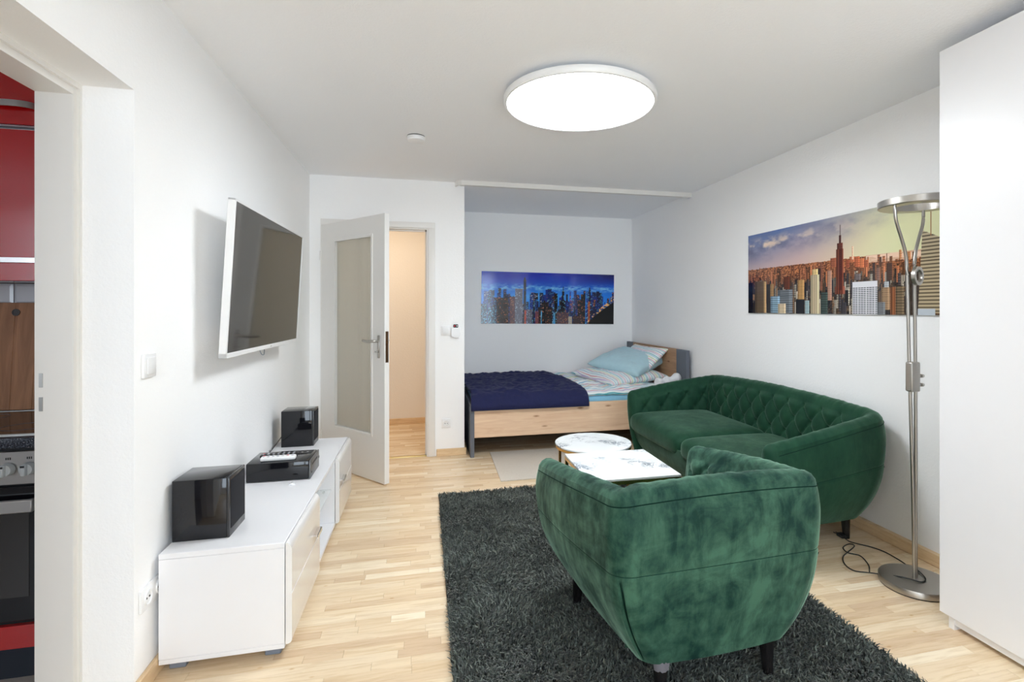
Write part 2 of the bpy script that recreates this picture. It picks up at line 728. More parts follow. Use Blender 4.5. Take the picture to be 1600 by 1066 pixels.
# window wall behind the camera
bm = new_bm()
W0, W1, WZ0, WZ1 = -0.80, 2.00, 0.40, 2.33
bx(bm, KX, W0, FY - 0.2, FY, -0.1, CZ)
bx(bm, W1, RX, FY - 0.2, FY, -0.1, CZ)
bx(bm, W0, W1, FY - 0.2, FY, -0.1, WZ0)
bx(bm, W0, W1, FY - 0.2, FY, WZ1, CZ)
struct('wall_front', bm, M_WALL, 'white outer wall with the living room window', 'wall')
bm = new_bm()
bx(bm, -4.5, -4.15, KFY - 0.2, KFY, -0.1, CZ)
bx(bm, -2.85, KX, KFY - 0.2, KFY, -0.1, CZ)
bx(bm, -4.15, -2.85, KFY - 0.2, KFY, -0.1, 0.8)
bx(bm, -4.15, -2.85, KFY - 0.2, KFY, 2.3, CZ)
struct('wall_kitchen_front', bm, M_WALL, 'white outer wall with the kitchen window', 'wall')


def window(name, x0, x1, z0, z1, n, label, FY=FY):
    t = thing(name, label, 'window', ((x0 + x1) / 2, FY - 0.12, z0), kind='structure')
    cx = (x0 + x1) / 2
    bm = new_bm()
    for a, b, c_, d in ((x0, x0 + .06, z0, z1), (x1 - .06, x1, z0, z1), (x0, x1, z0, z0 + .06), (x0, x1, z1 - .06, z1)):
        bx(bm, a - cx, b - cx, -0.03, 0.03, c_ - z0, d - z0)
    for i in range(1, n):
        xm = x0 + (x1 - x0) * i / n
        bx(bm, xm - .06 - cx, xm + .06 - cx, -0.03, 0.03, 0, z1 - z0)
    obj('window_frame', bm, M_PAINT, t, False)
    bm = new_bm()
    bx(bm, x0 - cx, x1 - cx, 0.03, 0.20, -0.03, 0.0)
    obj('window_sill', bm, M_PAINT, t, False)
    return t


window('window_1', W0, W1, WZ0, WZ1, 3, 'wide white framed window of the living room')
window('window_2', -4.15, -2.85, 0.8, 2.3, 2, 'white framed window of the kitchen', KFY)

# kitchen shell
bm = new_bm()
bx(bm, -4.5, KX, KY, KY + 0.15, -0.1, CZ)
bx(bm, -4.7, -4.5, FY - 0.2, KY + 0.15, -0.1, CZ)
wk = struct('wall_kitchen', bm, plain('kitchen_grout_wall', srgb(120, 112, 110), 0.9), 'kitchen wall with white bevelled tiles', 'wall')
bm = new_bm()
bx(bm, -4.5, KX, FY, KY, -0.004, 0.0)
struct('floor_kitchen', bm, plain('kitchen_floor', srgb(176, 166, 156), 0.35, bump=(30, 0.1, 0.002)), 'pale speckled kitchen floor', 'floor')
tw, thh = 0.195, 0.095
bm = new_bm()
bx(bm, 0, tw - 0.006, -0.008, 0, 0, thh - 0.006)
f = [f for f in bm.faces if f.normal.y < -0.9]
r = bmesh.ops.inset_region(bm, faces=f, thickness=0.014, depth=0.0)
for v in f[0].verts:
    v.co.y -= 0.006
tile_me = bpy.data.meshes.new('tile')
finish(tile_me, bm, False)
tile_me.materials.append(M_TILE)
for rr in range(7):
    for cc in range(12):
        o = bpy.data.objects.new('tile', tile_me)
        C.objects.link(o)
        o.parent = wk
        o.location = (-3.33 + cc * tw - (0.0), KY, 0.86 + rr * thh - 0.012)

# kitchen door lining
bm = new_bm()
bx(bm, KX - 0.01, -1.087, OY1 - 0.028, OY1 + 0.0, 0, OZ)
bx(bm, KX - 0.01, -1.087, OY0, OY0 + 0.028, 0, 2.0)
bx(bm, KX - 0.01, -1.0875, OY0 + 0.028, OY1 - 0.028, 1.985, OZ)
trim1 = struct('trim_1', bm, M_PAINT, 'white painted door lining of the kitchen opening', 'door frame')
bm = new_bm()
bx(bm, -1.087, -1.078, OY1 - 0.012, OY1 + 0.002, 0, OZ + 0.002)
bx(bm, -1.087, -1.078, OY0, OY1 - 0.012, 2.008, OZ + 0.002)
obj('rebate_strip', bm, M_PAINT, trim1)
for zz in (1.075, 1.000):
    bm = new_bm()
    bx(bm, -1.178, -1.168, OY1 - 0.0295, OY1 - 0.0275, zz - 0.022, zz + 0.022)
    obj('strike_plate', bm, M_STEEL, trim1)


# baseboards
def baseboard(name, segs, label):
    bm = new_bm()
    for s in segs:
        bx(bm, *s, 0.0, 0.062, 0.003, 1)
    return struct(name, bm, M_BASEB, label, 'baseboard')


baseboard('baseboard_left', [(LX, LX + 0.016, OY1, DY)], 'maple baseboard along the television wall')
baseboard('baseboard_kitchen', [(-1.08, LX + 0.016, OY1 - 0.016, OY1)], 'short maple baseboard in the kitchen reveal')
baseboard('baseboard_right', [(RX - 0.030, RX, FY, AY)], 'maple baseboard behind sofa and floor lamp')
baseboard('baseboard_far', [(0.108, SX + 0.016, DY - 0.016, DY), (SX, SX + 0.016, DY, AY)], 'maple baseboard beside the hallway door casing')
baseboard('baseboard_back', [(SX + 0.016, RX - 0.03, AY - 0.016, AY)], 'maple baseboard at the back of the alcove')
baseboard('baseboard_hall', [(-2.2, 0.25, AY + 0.004, AY + 0.02)], 'maple baseboard in the hallway')

# hallway door casing, threshold
bm = new_bm()
bx(bm, DX0 - 0.045, DX0, DY - 0.014, DY, 0, DZ, 0.004)
bx(bm, DX1, DX1 + 0.062, DY - 0.014, DY, 0, DZ, 0.004)
bx(bm, DX0 - 0.045, DX1 + 0.062, DY - 0.014, DY, DZ, DZ + 0.052, 0.004)
trim2 = struct('trim_2', bm, M_PAINT, 'white painted casing around the hallway door', 'door frame', smooth=True)
bm = new_bm()
bx(bm, DX0, DX0 + 0.012, DY, DY + 0.14, 0, DZ)
bx(bm, DX1 - 0.012, DX1, DY, DY + 0.14, 0, DZ)
bx(bm, DX0 + 0.012, DX1 - 0.012, DY, DY + 0.14, DZ - 0.012, DZ)
obj('lining', bm, M_PAINT, trim2, False)
bm = new_bm()
bx(bm, DX1 - 0.024, DX1 - 0.012, DY + 0.045, DY + 0.07, 0, DZ - 0.012)
bx(bm, DX0 + 0.012, DX1 - 0.012, DY + 0.045, DY + 0.07, DZ - 0.024, DZ - 0.012)
obj('door_stop', bm, M_PAINT, trim2, False)
bm = new_bm()
bx(bm, DX0, DX1 - 0.012, DY + 0.01, DY + 0.045, 0.0, 0.007, 0.003)
struct('trim_3', bm, M_BRASS, 'brass threshold strip under the hallway door', 'threshold', smooth=True)

# the open hallway door
dl = 0.883
door = thing('door_1', 'white glazed door standing open into the room', 'door', (-0.835, 4.672, 0), math.atan2(-0.69, 0.555), kind='structure')
gx0, gx1, gz0, gz1 = 0.21, 0.713, 0.36, 1.848
bm = new_bm()
T = 0.04
for a, b, c_, d in ((0, gx0, 0.01, 2.006), (gx1, dl, 0.01, 2.006), (gx0, gx1, 0.01, gz0), (gx0, gx1, gz1, 2.006)):
    bx(bm, a, b, 0, T, c_, d)
bmesh.ops.remove_doubles(bm, verts=bm.verts, dist=1e-5)
leaf = obj('door_leaf', bm, M_PAINT, door, False)
bm = new_bm()
for yy in ((-0.006, 0.006), (T - 0.006, T + 0.006)):
    for a, b, c_, d in ((gx0 - .022, gx0, gz0 - .022, gz1 + .022), (gx1, gx1 + .022, gz0 - .022, gz1 + .022), (gx0, gx1, gz0 - .022, gz0), (gx0, gx1, gz1, gz1 + .022)):
        bx(bm, a, b, yy[0], yy[1], c_, d, 0.003, 1)
obj('glazing_bead', bm, M_PAINT, door)
bm = new_bm()
bx(bm, gx0, gx1, 0.016, 0.021, gz0, gz1)
o = obj('glass_pane', bm, M_RIBGLASS, door, False)
o['label'] = 'ribbed frosted glass pane'
for sgn, yb in ((-1, 0.0), (1, T)):
    bm = new_bm()
    bx(bm, 0.800, 0.826, min(yb, yb + sgn * 0.008), max(yb, yb + sgn * 0.008), 0.935, 1.105, 0.003, 1)
    pl = obj('handle_plate', bm, M_STEEL, door)
    bm = new_bm()
    pts = smooth_path([(0.813, yb, 1.062), (0.813, yb + sgn * 0.035, 1.062), (0.800, yb + sgn * 0.05, 1.062), (0.74, yb + sgn * 0.055, 1.060), (0.68, yb + sgn * 0.05, 1.064)], 5)
    tube(bm, pts, 0.0095, 10)
    obj('lever', bm, M_STEEL, pl)
    bm = new_bm()
    cyl(bm, (0.813, yb, 0.984), (0.813, yb + sgn * 0.018, 0.984), 0.009, n=14)
    bx(bm, 0.79, 0.813, min(yb + sgn * 0.016, yb + sgn * 0.022), max(yb + sgn * 0.016, yb + sgn * 0.022), 0.978, 0.988)
    obj('key', bm, M_STEEL, pl)
bm = new_bm()
bx(bm, dl, dl + 0.002, 0.008, 0.032, 0.905, 1.135)
bx(bm, dl, dl + 0.012, 0.014, 0.026, 1.045, 1.07)
obj('lock_face', bm, plain('bronze', srgb(120, 92, 70), 0.35, 1.0), door, False)
for zz in (0.25, 1.75):
    bm = new_bm()
    cyl(bm, (-0.006, -0.004, zz - 0.04), (-0.006, -0.004, zz + 0.04), 0.008, n=12)
    obj('hinge', bm, M_PAINT, door)

# ------------------------------------------------------------------ ceiling things
t = thing('ceiling_lamp', 'large round flat white ceiling lamp, switched on', 'lamp', (0.796, 2.611, CZ))
bm = new_bm()
lathe(bm, [(0.0, 0.0), (0.30, 0.0), (0.30, -0.028), (0.0, -0.028)], n=64)
obj('mount', bm, M_PLAST, t)
bm = new_bm()
lathe(bm, [(0.379, -0.060), (0.383, -0.064), (0.392, -0.062), (0.399, -0.052), (0.399, -0.034), (0.394, -0.028), (0.379, -0.028)], n=96, close=True)
obj('rim', bm, M_PLAST, t)
bm = new_bm()
lathe(bm, [(0.0, -0.059), (0.3785, -0.059), (0.3785, -0.057), (0.0, -0.057)], n=96)
obj('diffuser', bm, M_LAMP, t)
bm = new_bm()
lathe(bm, [(0.0, -0.0565), (0.378, -0.0565), (0.378, -0.0285), (0.0, -0.0285)], n=96)
obj('housing', bm, M_PLAST, t)

t = thing('smoke_detector', 'small round white smoke detector on the ceiling', 'detector', (-0.05, 3.50, CZ))
bm = new_bm()
lathe(bm, [(0, 0), (0.056, 0), (0.056, -0.006), (0, -0.006)], n=32)
obj('base', bm, M_BLACK, t)
bm = new_bm()
lathe(bm, [(0, -0.006), (0.060, -0.006), (0.060, -0.013), (0.056, -0.015), (0.057, -0.017), (0.053, -0.030), (0.045, -0.034), (0, -0.035)], n=32)
obj('cover', bm, M_PLAST, t)

t = thing('curtain_rail', 'long white curtain rail on the ceiling before the alcove', 'rail', (0.27, 4.60, CZ))
bm = new_bm()
pts = [(0.0, 0.09), (0.004, 0.05), (0.02, 0.018), (0.05, 0.0), (0.10, -0.006), (1.2, -0.006), (RX - 0.275, -0.012)]
hh = 0.040
vs = []
for (a, b) in pts:
    vs.append([bm.verts.new((a, b, 0)), bm.verts.new((a, b, -hh)), bm.verts.new((a + (0.012 if a < 0.04 else 0), b + 0.05 * (a >= 0.04), -hh)), bm.verts.new((a + (0.012 if a < 0.04 else 0), b + 0.05 * (a >= 0.04), 0))])
for A, B in zip(vs, vs[1:]):
    for k in range(4):
        bm.faces.new((A[k], A[(k + 1) % 4], B[(k + 1) % 4], B[k]))
bm.faces.new(vs[0])
bm.faces.new(vs[-1][::-1])
obj('fascia', bm, M_PAINT, t, False)
bm = new_bm()
bx(bm, RX - 0.275, RX - 0.268, -0.014, 0.05, -hh - 0.001, 0)
obj('end_cap', bm, M_PLAST, t, False)


# ------------------------------------------------------------------ switches, sockets
def rocker(name, label, loc, rz, w=0.082, h=0.082):
    t = thing(name, label, 'switch', loc, rz)      # local: plate in xz plane, facing -y
    bm = new_bm()
    bx(bm, -w / 2, w / 2, -0.010, 0, -h / 2, h / 2, 0.003)
    obj('plate', bm, M_PLAST, t)
    bm = new_bm()
    bx(bm, -0.028, 0.028, -0.016, -0.010, -0.029, 0.029, 0.003)
    obj('rocker', bm, M_PLAST, t)
    return t


def socket(name, label, loc, rz, n=1):
    t = thing(name, label, 'socket', loc, rz)
    w = 0.078 * n
    bm = new_bm()
    bx(bm, -w / 2, w / 2, -0.010, 0, -0.039, 0.039, 0.003)
    obj('plate', bm, M_PLAST, t)
    for i in range(n):
        cx = -w / 2 + 0.039 + i * 0.078
        bm = new_bm()
        q = [(0.0195, -0.004), (0.0205, -0.014), (0.024, -0.014), (0.025, -0.010), (0.0195, -0.003)]
        m3 = Matrix.Rotation(PI / 2, 3, 'X')
        lathe(bm, [(0, -0.0105), (0.0190, -0.0105), (0.0205, -0.015), (0.024, -0.015), (0.026, -0.009)], n=28)
        for v in bm.verts:
            v.co = Vector((v.co.x + cx, v.co.z, v.co.y))
        ins = obj('insert', bm, M_PLAST, t)
        for s in (-1, 1):
            bm = new_bm()
            cyl(bm, (cx + s * 0.0095, -0.0122, 0), (cx + s * 0.0095, -0.0095, 0), 0.0034, n=10)
            obj('pin_hole', bm, M_BLACK, ins)
    return t


rocker('light_switch', 'white light switch on the wall beside the kitchen opening', (LX, 2.070, 1.104), PI / 2)
socket('double_socket', 'white double wall socket low beside the media cabinet', (LX, 2.090, 0.31), PI / 2, 2)
rocker('light_switch', 'white light switch between hallway door and remote pocket', (0.188, DY, 1.108), 0)
socket('wall_socket', 'single white wall socket beside the hallway door', (0.192, DY, 0.287), 0, 1)

t = thing('remote_pocket', 'white rounded wall pocket holding a small remote', 'holder', (0.275, DY, 1.105))
bm = new_bm()
prof = []
for k in range(25):
    a = PI + PI * k / 24
    prof.append((0.041 * math.copysign(abs(math.cos(a)) ** 0.55, math.cos(a)), -0.020 + 0.036 * math.sin(a)))
prof = [(-0.041, 0.030)] + prof + [(0.041, 0.030)]
fr = [bm.verts.new((a, -0.032, b)) for a, b in prof]
bk = [bm.verts.new((a, 0.0, b)) for a, b in prof]
bm.faces.new(fr)
bm.faces.new(bk[::-1])
for i in range(len(prof)):
    j = (i + 1) % len(prof)
    bm.faces.new((fr[i], bk[i], bk[j], fr[j]))
bmesh.ops.bevel(bm, geom=[e for e in bm.edges if all(abs(v.co.y + 0.032) < 1e-6 for v in e.verts)], offset=0.006, segments=2, affect='EDGES')
obj('pocket_shell', bm, M_PLAST, t)
t = thing('small_remote', 'small black remote with a red button in the white pocket', 'remote', (0.275, DY - 0.016, 1.11))
bm = new_bm()
bx(bm, -0.021, 0.021, -0.007, 0.007, 0.0255, 0.054, 0.006)
obj('body', bm, M_BLACK, t)
bm = new_bm()
cyl(bm, (-0.010, -0.0085, 0.040), (-0.010, -0.006, 0.040), 0.006, n=12)
o = obj('red_button', bm, M_REDB, t)
bm = new_bm()
cyl(bm, (0.011, -0.0085, 0.040), (0.011, -0.006, 0.040), 0.0055, n=12)
obj('white_button', bm, M_PLAST, t)

# ------------------------------------------------------------------ television
tv = thing('television', 'white framed flat television tilted down from the wall bracket', 'television', (-0.795, 3.063, 1.431))
tv.rotation_euler = (0, math.radians(3.2), math.radians(-0.6))
hw, hh = 0.606, 0.343
bm = new_bm()
for a, b, c_, d in ((-hw, -hw + 0.012, -hh, hh), (hw - 0.012, hw, -hh, hh), (-hw, hw, hh - 0.010, hh), (-hw, hw, -hh, -hh + 0.022)):
    bx(bm, -0.028, 0.003, a, b, c_, d, 0.002, 1)
obj('frame', bm, M_PLAST, tv)
bm = new_bm()
bx(bm, -0.012, 0.0, -hw + 0.011, hw - 0.011, -hh + 0.021, hh - 0.009)
o = obj('screen', bm, plain('tv_screen', (0.012, 0.011, 0.010, 1), 0.07, spec=0.9), tv, False)
bm = new_bm()
bx(bm, -0.026, -0.012, -hw + 0.011, hw - 0.011, -hh + 0.021, hh - 0.009)
bx(bm, -0.06, -0.026, -0.33, 0.33, -0.24, 0.10, 0.015)
obj('rear_housing', bm, M_PLAST, tv)
bm = new_bm()
bx(bm, -0.128, -0.118, -0.12, 0.12, -0.06, 0.12)
bx(bm, -0.118, -0.06, -0.025, 0.025, -0.04, 0.04)
obj('wall_bracket', bm, M_BLACK, tv, False)
bm = new_bm()
bx(bm, 0.0025, 0.0038, 0.02, 0.045, -hh + 0.008, -hh + 0.013)
obj('maker_badge', bm, M_STEEL, tv, False)
bm = new_bm()
tube(bm, smooth_path([(-0.03, -0.06, -0.33), (-0.02, -0.05, -0.368), (-0.02, 0.0, -0.375), (-0.03, 0.03, -0.33)], 6), 0.002, 6)
obj('cable_loop', bm, M_GREYF, tv)

# ------------------------------------------------------------------ media cabinet
CY0, CY1, CXB, CXF, CT = 2.105, 3.745, -0.915, -0.505, 0.43
t = thing('media_cabinet', 'long low white cabinet with gloss doors and glass shelf', 'cabinet', (CXB, CY0, 0))
ox, oy = CXB, CY0
N1, N2 = 2.64, 3.225


def cbx(bm, x0, x1, y0, y1, z0, z1, bev=0.0, seg=2):
    return bx(bm, x0 - ox, x1 - ox, y0 - oy, y1 - oy, z0, z1, bev, seg)


bm = new_bm()
cbx(bm, CXB, CXF, CY0, CY1, 0.410, CT, 0.0015, 1)
obj('top_panel', bm, M_WHITE, t)
bm = new_bm()
cbx(bm, CXB, CXF, CY0, CY1, 0.036, 0.054, 0.0015, 1)
obj('bottom_panel', bm, M_WHITE, t)
for y0 in (CY0, N1 - 0.018, N2, CY1 - 0.018):
    bm = new_bm()
    cbx(bm, CXB, CXF, y0, y0 + 0.018, 0.0545, 0.4095, 0.001, 1)
    obj('side_panel', bm, M_WHITE, t)
bm = new_bm()
cbx(bm, CXB, CXB + 0.008, CY0 + 0.018, CY1 - 0.018, 0.0545, 0.4095)
obj('back_panel', bm, M_WHITE, t, False)
bm = new_bm()
cbx(bm, CXB + 0.012, CXF - 0.02, N1, N2, 0.245, 0.253)
o = obj('glass_shelf', bm, M_CLEAR, t, False)
o['label'] = 'clear glass shelf'
for yy in (N1 + 0.006, N2 - 0.006):
    for xx in (CXF - 0.06, CXB + 0.10):
        bm = new_bm()
        cyl(bm, (xx - ox, yy - oy - 0.006, 0.238), (xx - ox, yy - oy + 0.006, 0.238), 0.007, n=12)
        obj('shelf_pin', bm, M_STEEL, t)
bm = new_bm()
cyl(bm, (CXF - 0.10 - ox, N2 - oy - 0.004, 0.115), (CXF - 0.10 - ox, N2 - oy, 0.115), 0.009, n=14)
obj('screw_cap', bm, M_STEEL, t)
for y0, y1, hy in ((CY0 + 0.002, N1, N1 - 0.10), (N2, CY1 - 0.002, N2 + 0.10)):
    bm = new_bm()
    # door front with softly rounded top and bottom edges and a groove at mid height
    prof = [(0.0, 0.050)]
    for k in range(7):
        a = -PI / 2 + PI / 2 * k / 6
        prof.append((0.004 + 0.018 * math.cos(a), 0.066 + 0.016 * math.sin(a)))
    prof += [(0.022, 0.236), (0.019, 0.2385), (0.019, 0.2405), (0.022, 0.243)]
    for k in range(7):
        a = PI / 2 * k / 6
        prof.append((0.004 + 0.018 * math.cos(a), 0.395 + 0.032 * math.sin(a)))
    prof.append((0.0, 0.427))
    A = [bm.verts.new((CXF + 0.003 + px - ox, y0 - oy, pz)) for px, pz in prof]
    B = [bm.verts.new((CXF + 0.003 + px - ox, y1 - oy, pz)) for px, pz in prof]
    bm.faces.new(A)
    bm.faces.new(B[::-1])
    for i in range(len(prof)):
        j = (i + 1) % len(prof)
        bm.faces.new((A[i], B[i], B[j], A[j]))
    d = obj('door', bm, M_GLOSSW, t)
    bm = new_bm()
    cbx(bm, CXF + 0.022, CXF + 0.044, hy - 0.05, hy + 0.05, 0.285, 0.289)
    cbx(bm, CXF + 0.041, CXF + 0.045, hy - 0.05, hy + 0.05, 0.272, 0.289, 0.001, 1)
    obj('handle', bm, M_CHROME, d)
for yy in (CY0 + 0.03, N1 - 0.01, N2 + 0.01, CY1 - 0.09):
    for xx in (CXB + 0.02, CXF - 0.075):
        bm = new_bm()
        cbx(bm, xx, xx + 0.055, yy, yy + 0.06, 0, 0.036, 0.003, 1)
        obj('foot', bm, M_GREYF, t)


def speaker(label, x0, x1, y0, y1, z0, h, cable=None):
    t = thing('speaker', label, 'speaker', ((x0 + x1) / 2, (y0 + y1) / 2, z0), group='black cube speakers on the media cabinet')
    a, b = (x1 - x0) / 2, (y1 - y0) / 2
    bm = new_bm()
    bx(bm, -a, a - 0.012, -b, b, 0, h, 0.003)
    obj('cabinet_body', bm, M_BLACKG, t)
    bm = new_bm()
    bx(bm, a - 0.012, a - 0.002, -b, b, 0, h, 0.003)
    obj('front_baffle', bm, plain('dark_grey_gloss', (0.03, 0.03, 0.033, 1), 0.2), t)
    bm = new_bm()
    bx(bm, a - 0.004, a, -b + 0.012, b - 0.008, 0.03, h - 0.012, 0.003)
    obj('grille', bm, M_GRILLE, t)
    if cable:
        bm = new_bm()
        tube(bm, smooth_path([(p[0] - (x0 + x1) / 2, p[1] - (y0 + y1) / 2, p[2] - z0) for p in cable], 6), 0.0025, 6)
        obj('cable', bm, M_BLACK, t)
    return t


speaker('larger looking black gloss cube speaker at the kitchen end of the cabinet', -0.913, -0.718, 2.200, 2.378, CT, 0.228)
speaker('black gloss cube speaker with cable at the door end of the cabinet', -0.872, -0.680, 3.550, 3.705, CT, 0.226,
        [(-0.872, 3.60, 0.50), (-0.89, 3.56, 0.47), (-0.905, 3.45, 0.436), (-0.90, 3.30, 0.435)])
t = thing('stereo_receiver', 'flat black gloss stereo receiver between the two speakers', 'receiver', (-0.714, 2.97, CT))
a, b, h_ = 0.150, 0.112, 0.096
bm = new_bm()
bx(bm, -a, a - 0.008, -b, b, 0.002, h_, 0.006)
obj('casing', bm, M_BLACKG, t)
bm = new_bm()
bx(bm, a - 0.008, a, -b, b, 0.002, h_, 0.004)
fp = obj('front_panel', bm, plain('dark_steel', (0.16, 0.16, 0.16, 1), 0.35, 0.6), t)
bm = new_bm()
bx(bm, a, a + 0.0012, -0.07, 0.06, 0.062, 0.072)
obj('disc_slot', bm, M_BLACK, fp, False)
bm = new_bm()
cyl(bm, (a, 0.09, 0.06), (a + 0.006, 0.09, 0.06), 0.007, n=14)
obj('knob', bm, M_CHROME, fp)
bm = new_bm()
cyl(bm, (a, -0.085, 0.03), (a + 0.002, -0.085, 0.03), 0.005, n=14)
obj('jack', bm, M_BLACK, fp)
bm = new_bm()
bx(bm, 0.03, 0.125, 0.035, 0.10, h_ - 0.001, h_ + 0.0015, 0.001, 1)
obj('display', bm, M_BLACK, t)
for i in range(3):
    bm = new_bm()
    cyl(bm, (0.05 + i * 0.027, 0.055, h_), (0.05 + i * 0.027, 0.055, h_ + 0.004), 0.007, n=12)
    obj('top_button', bm, M_CHROME, t)


def remote(name, label, loc, rz, L, W, H, body, keys, reds):
    t = thing(name, label, 'remote', loc, rz)
    bm = new_bm()
    bx(bm, -L / 2, L / 2, -W / 2, W / 2, 0, H, H * 0.4, 3)
    obj('body', bm, body, t)
    n = 7
    for i in range(n):
        for j in range(3):
            bm = new_bm()
            cx = -L / 2 + 0.014 + i * (L - 0.03) / (n - 1)
            cy = -W / 2 + W * (j + 1) / 4
            bx(bm, cx - 0.005, cx + 0.005, cy - 0.0035, cy + 0.0035, H - 0.001, H + 0.002, 0.001, 1)
            obj('key', bm, M_REDB if (i, j) in reds else keys, t)
    return t


remote('remote_control', 'white remote control lying on the black receiver', (-0.725, 2.905, CT + h_), 0.03, 0.165, 0.042, 0.022, M_PLAST, plain('grey_key', srgb(190, 192, 196), 0.5), {(0, 2), (5, 1)})
remote('remote_control', 'black remote control behind the white one on the receiver', (-0.74, 2.975, CT + h_), 0.03, 0.175, 0.045, 0.016, M_BLACK, plain('pale_key', srgb(150, 152, 158), 0.5), {(0, 2)})
t = thing('plastic_clip', 'tiny clear plastic clip lying on the white cabinet', 'clip', (-0.635, 2.79, CT))
bm = new_bm()
bx(bm, -0.016, 0.016, -0.008, 0.008, 0, 0.006, 0.002)
bx(bm, -0.006, 0.006, -0.012, 0.012, 0.004, 0.011, 0.002)
obj('clip_body', bm, plain('milky_plastic', (0.85, 0.85, 0.86, 1), 0.15), t)


# ------------------------------------------------------------------ wall prints
def print_panel(name, label, loc, rot, Wd, Ht, img):
    """img: (ny, nx, 3) sRGB 0..255 array, row 0 = bottom; panel lies in local xz, facing -y, origin at bottom left"""
    t = thing(name, label, 'picture', loc)
    t.rotation_euler = rot
    ny, nx, _ = img.shape
    xs = np.linspace(0, Wd, nx)
    zs = np.linspace(0, Ht, ny)
    X_, Z_ = np.meshgrid(xs, zs, indexing='ij')
    V = np.stack([X_.ravel(), np.full(X_.size, -0.0125), Z_.ravel()], 1)
    o = from_arrays('print', V, grid_faces(nx, ny), M_PRINT, t, False)
    c = np.clip(img, 0, 255) / 255.0
    lin = np.where(c <= 0.04045, c / 12.92, ((c + 0.055) / 1.055) ** 2.4)
    lin = np.transpose(lin, (1, 0, 2)).reshape(-1, 3)
    col = np.ones((len(lin), 4), dtype=np.float32)
    col[:, :3] = lin
    at = o.data.color_attributes.new('print', 'FLOAT_COLOR', 'POINT')
    at.data.foreach_set('color', col.ravel())
    bm = new_bm()
    bx(bm, 0, Wd, -0.012, -0.002, 0, Ht)
    obj('backing_plate', bm, plain('acrylic_edge', srgb(190, 196, 200), 0.2), t, False)
    return t


def vnoise(nx, ny, fx, fy, seed, octs=4):
    r = np.random.default_rng(seed)
    out = np.zeros((ny, nx))
    amp = 1.0
    tot = 0
    for _ in range(octs):
        gx, gy = int(fx) + 2, int(fy) + 2
        g = r.random((gy, gx))
        x = np.linspace(0, fx, nx)
        y = np.linspace(0, fy, ny)
        xi = np.minimum(x.astype(int), gx - 2)
        yi = np.minimum(y.astype(int), gy - 2)
        tx = x - xi
        ty = y - yi
        tx = tx * tx * (3 - 2 * tx)
        ty = ty * ty * (3 - 2 * ty)
        a = g[np.ix_(yi, xi)]; b = g[np.ix_(yi, xi + 1)]; c_ = g[np.ix_(yi + 1, xi)]; d = g[np.ix_(yi + 1, xi + 1)]
        top = a + (b - a) * tx
        bot = c_ + (d - c_) * tx
        out += amp * (top + (bot - top) * ty[:, None])
        tot += amp
        amp *= 0.55
        fx *= 2
        fy *= 2
    return out / tot


def lerp3(a, b, t):
    return np.asarray(a, float) * (1 - t[..., None]) + np.asarray(b, float) * t[..., None]


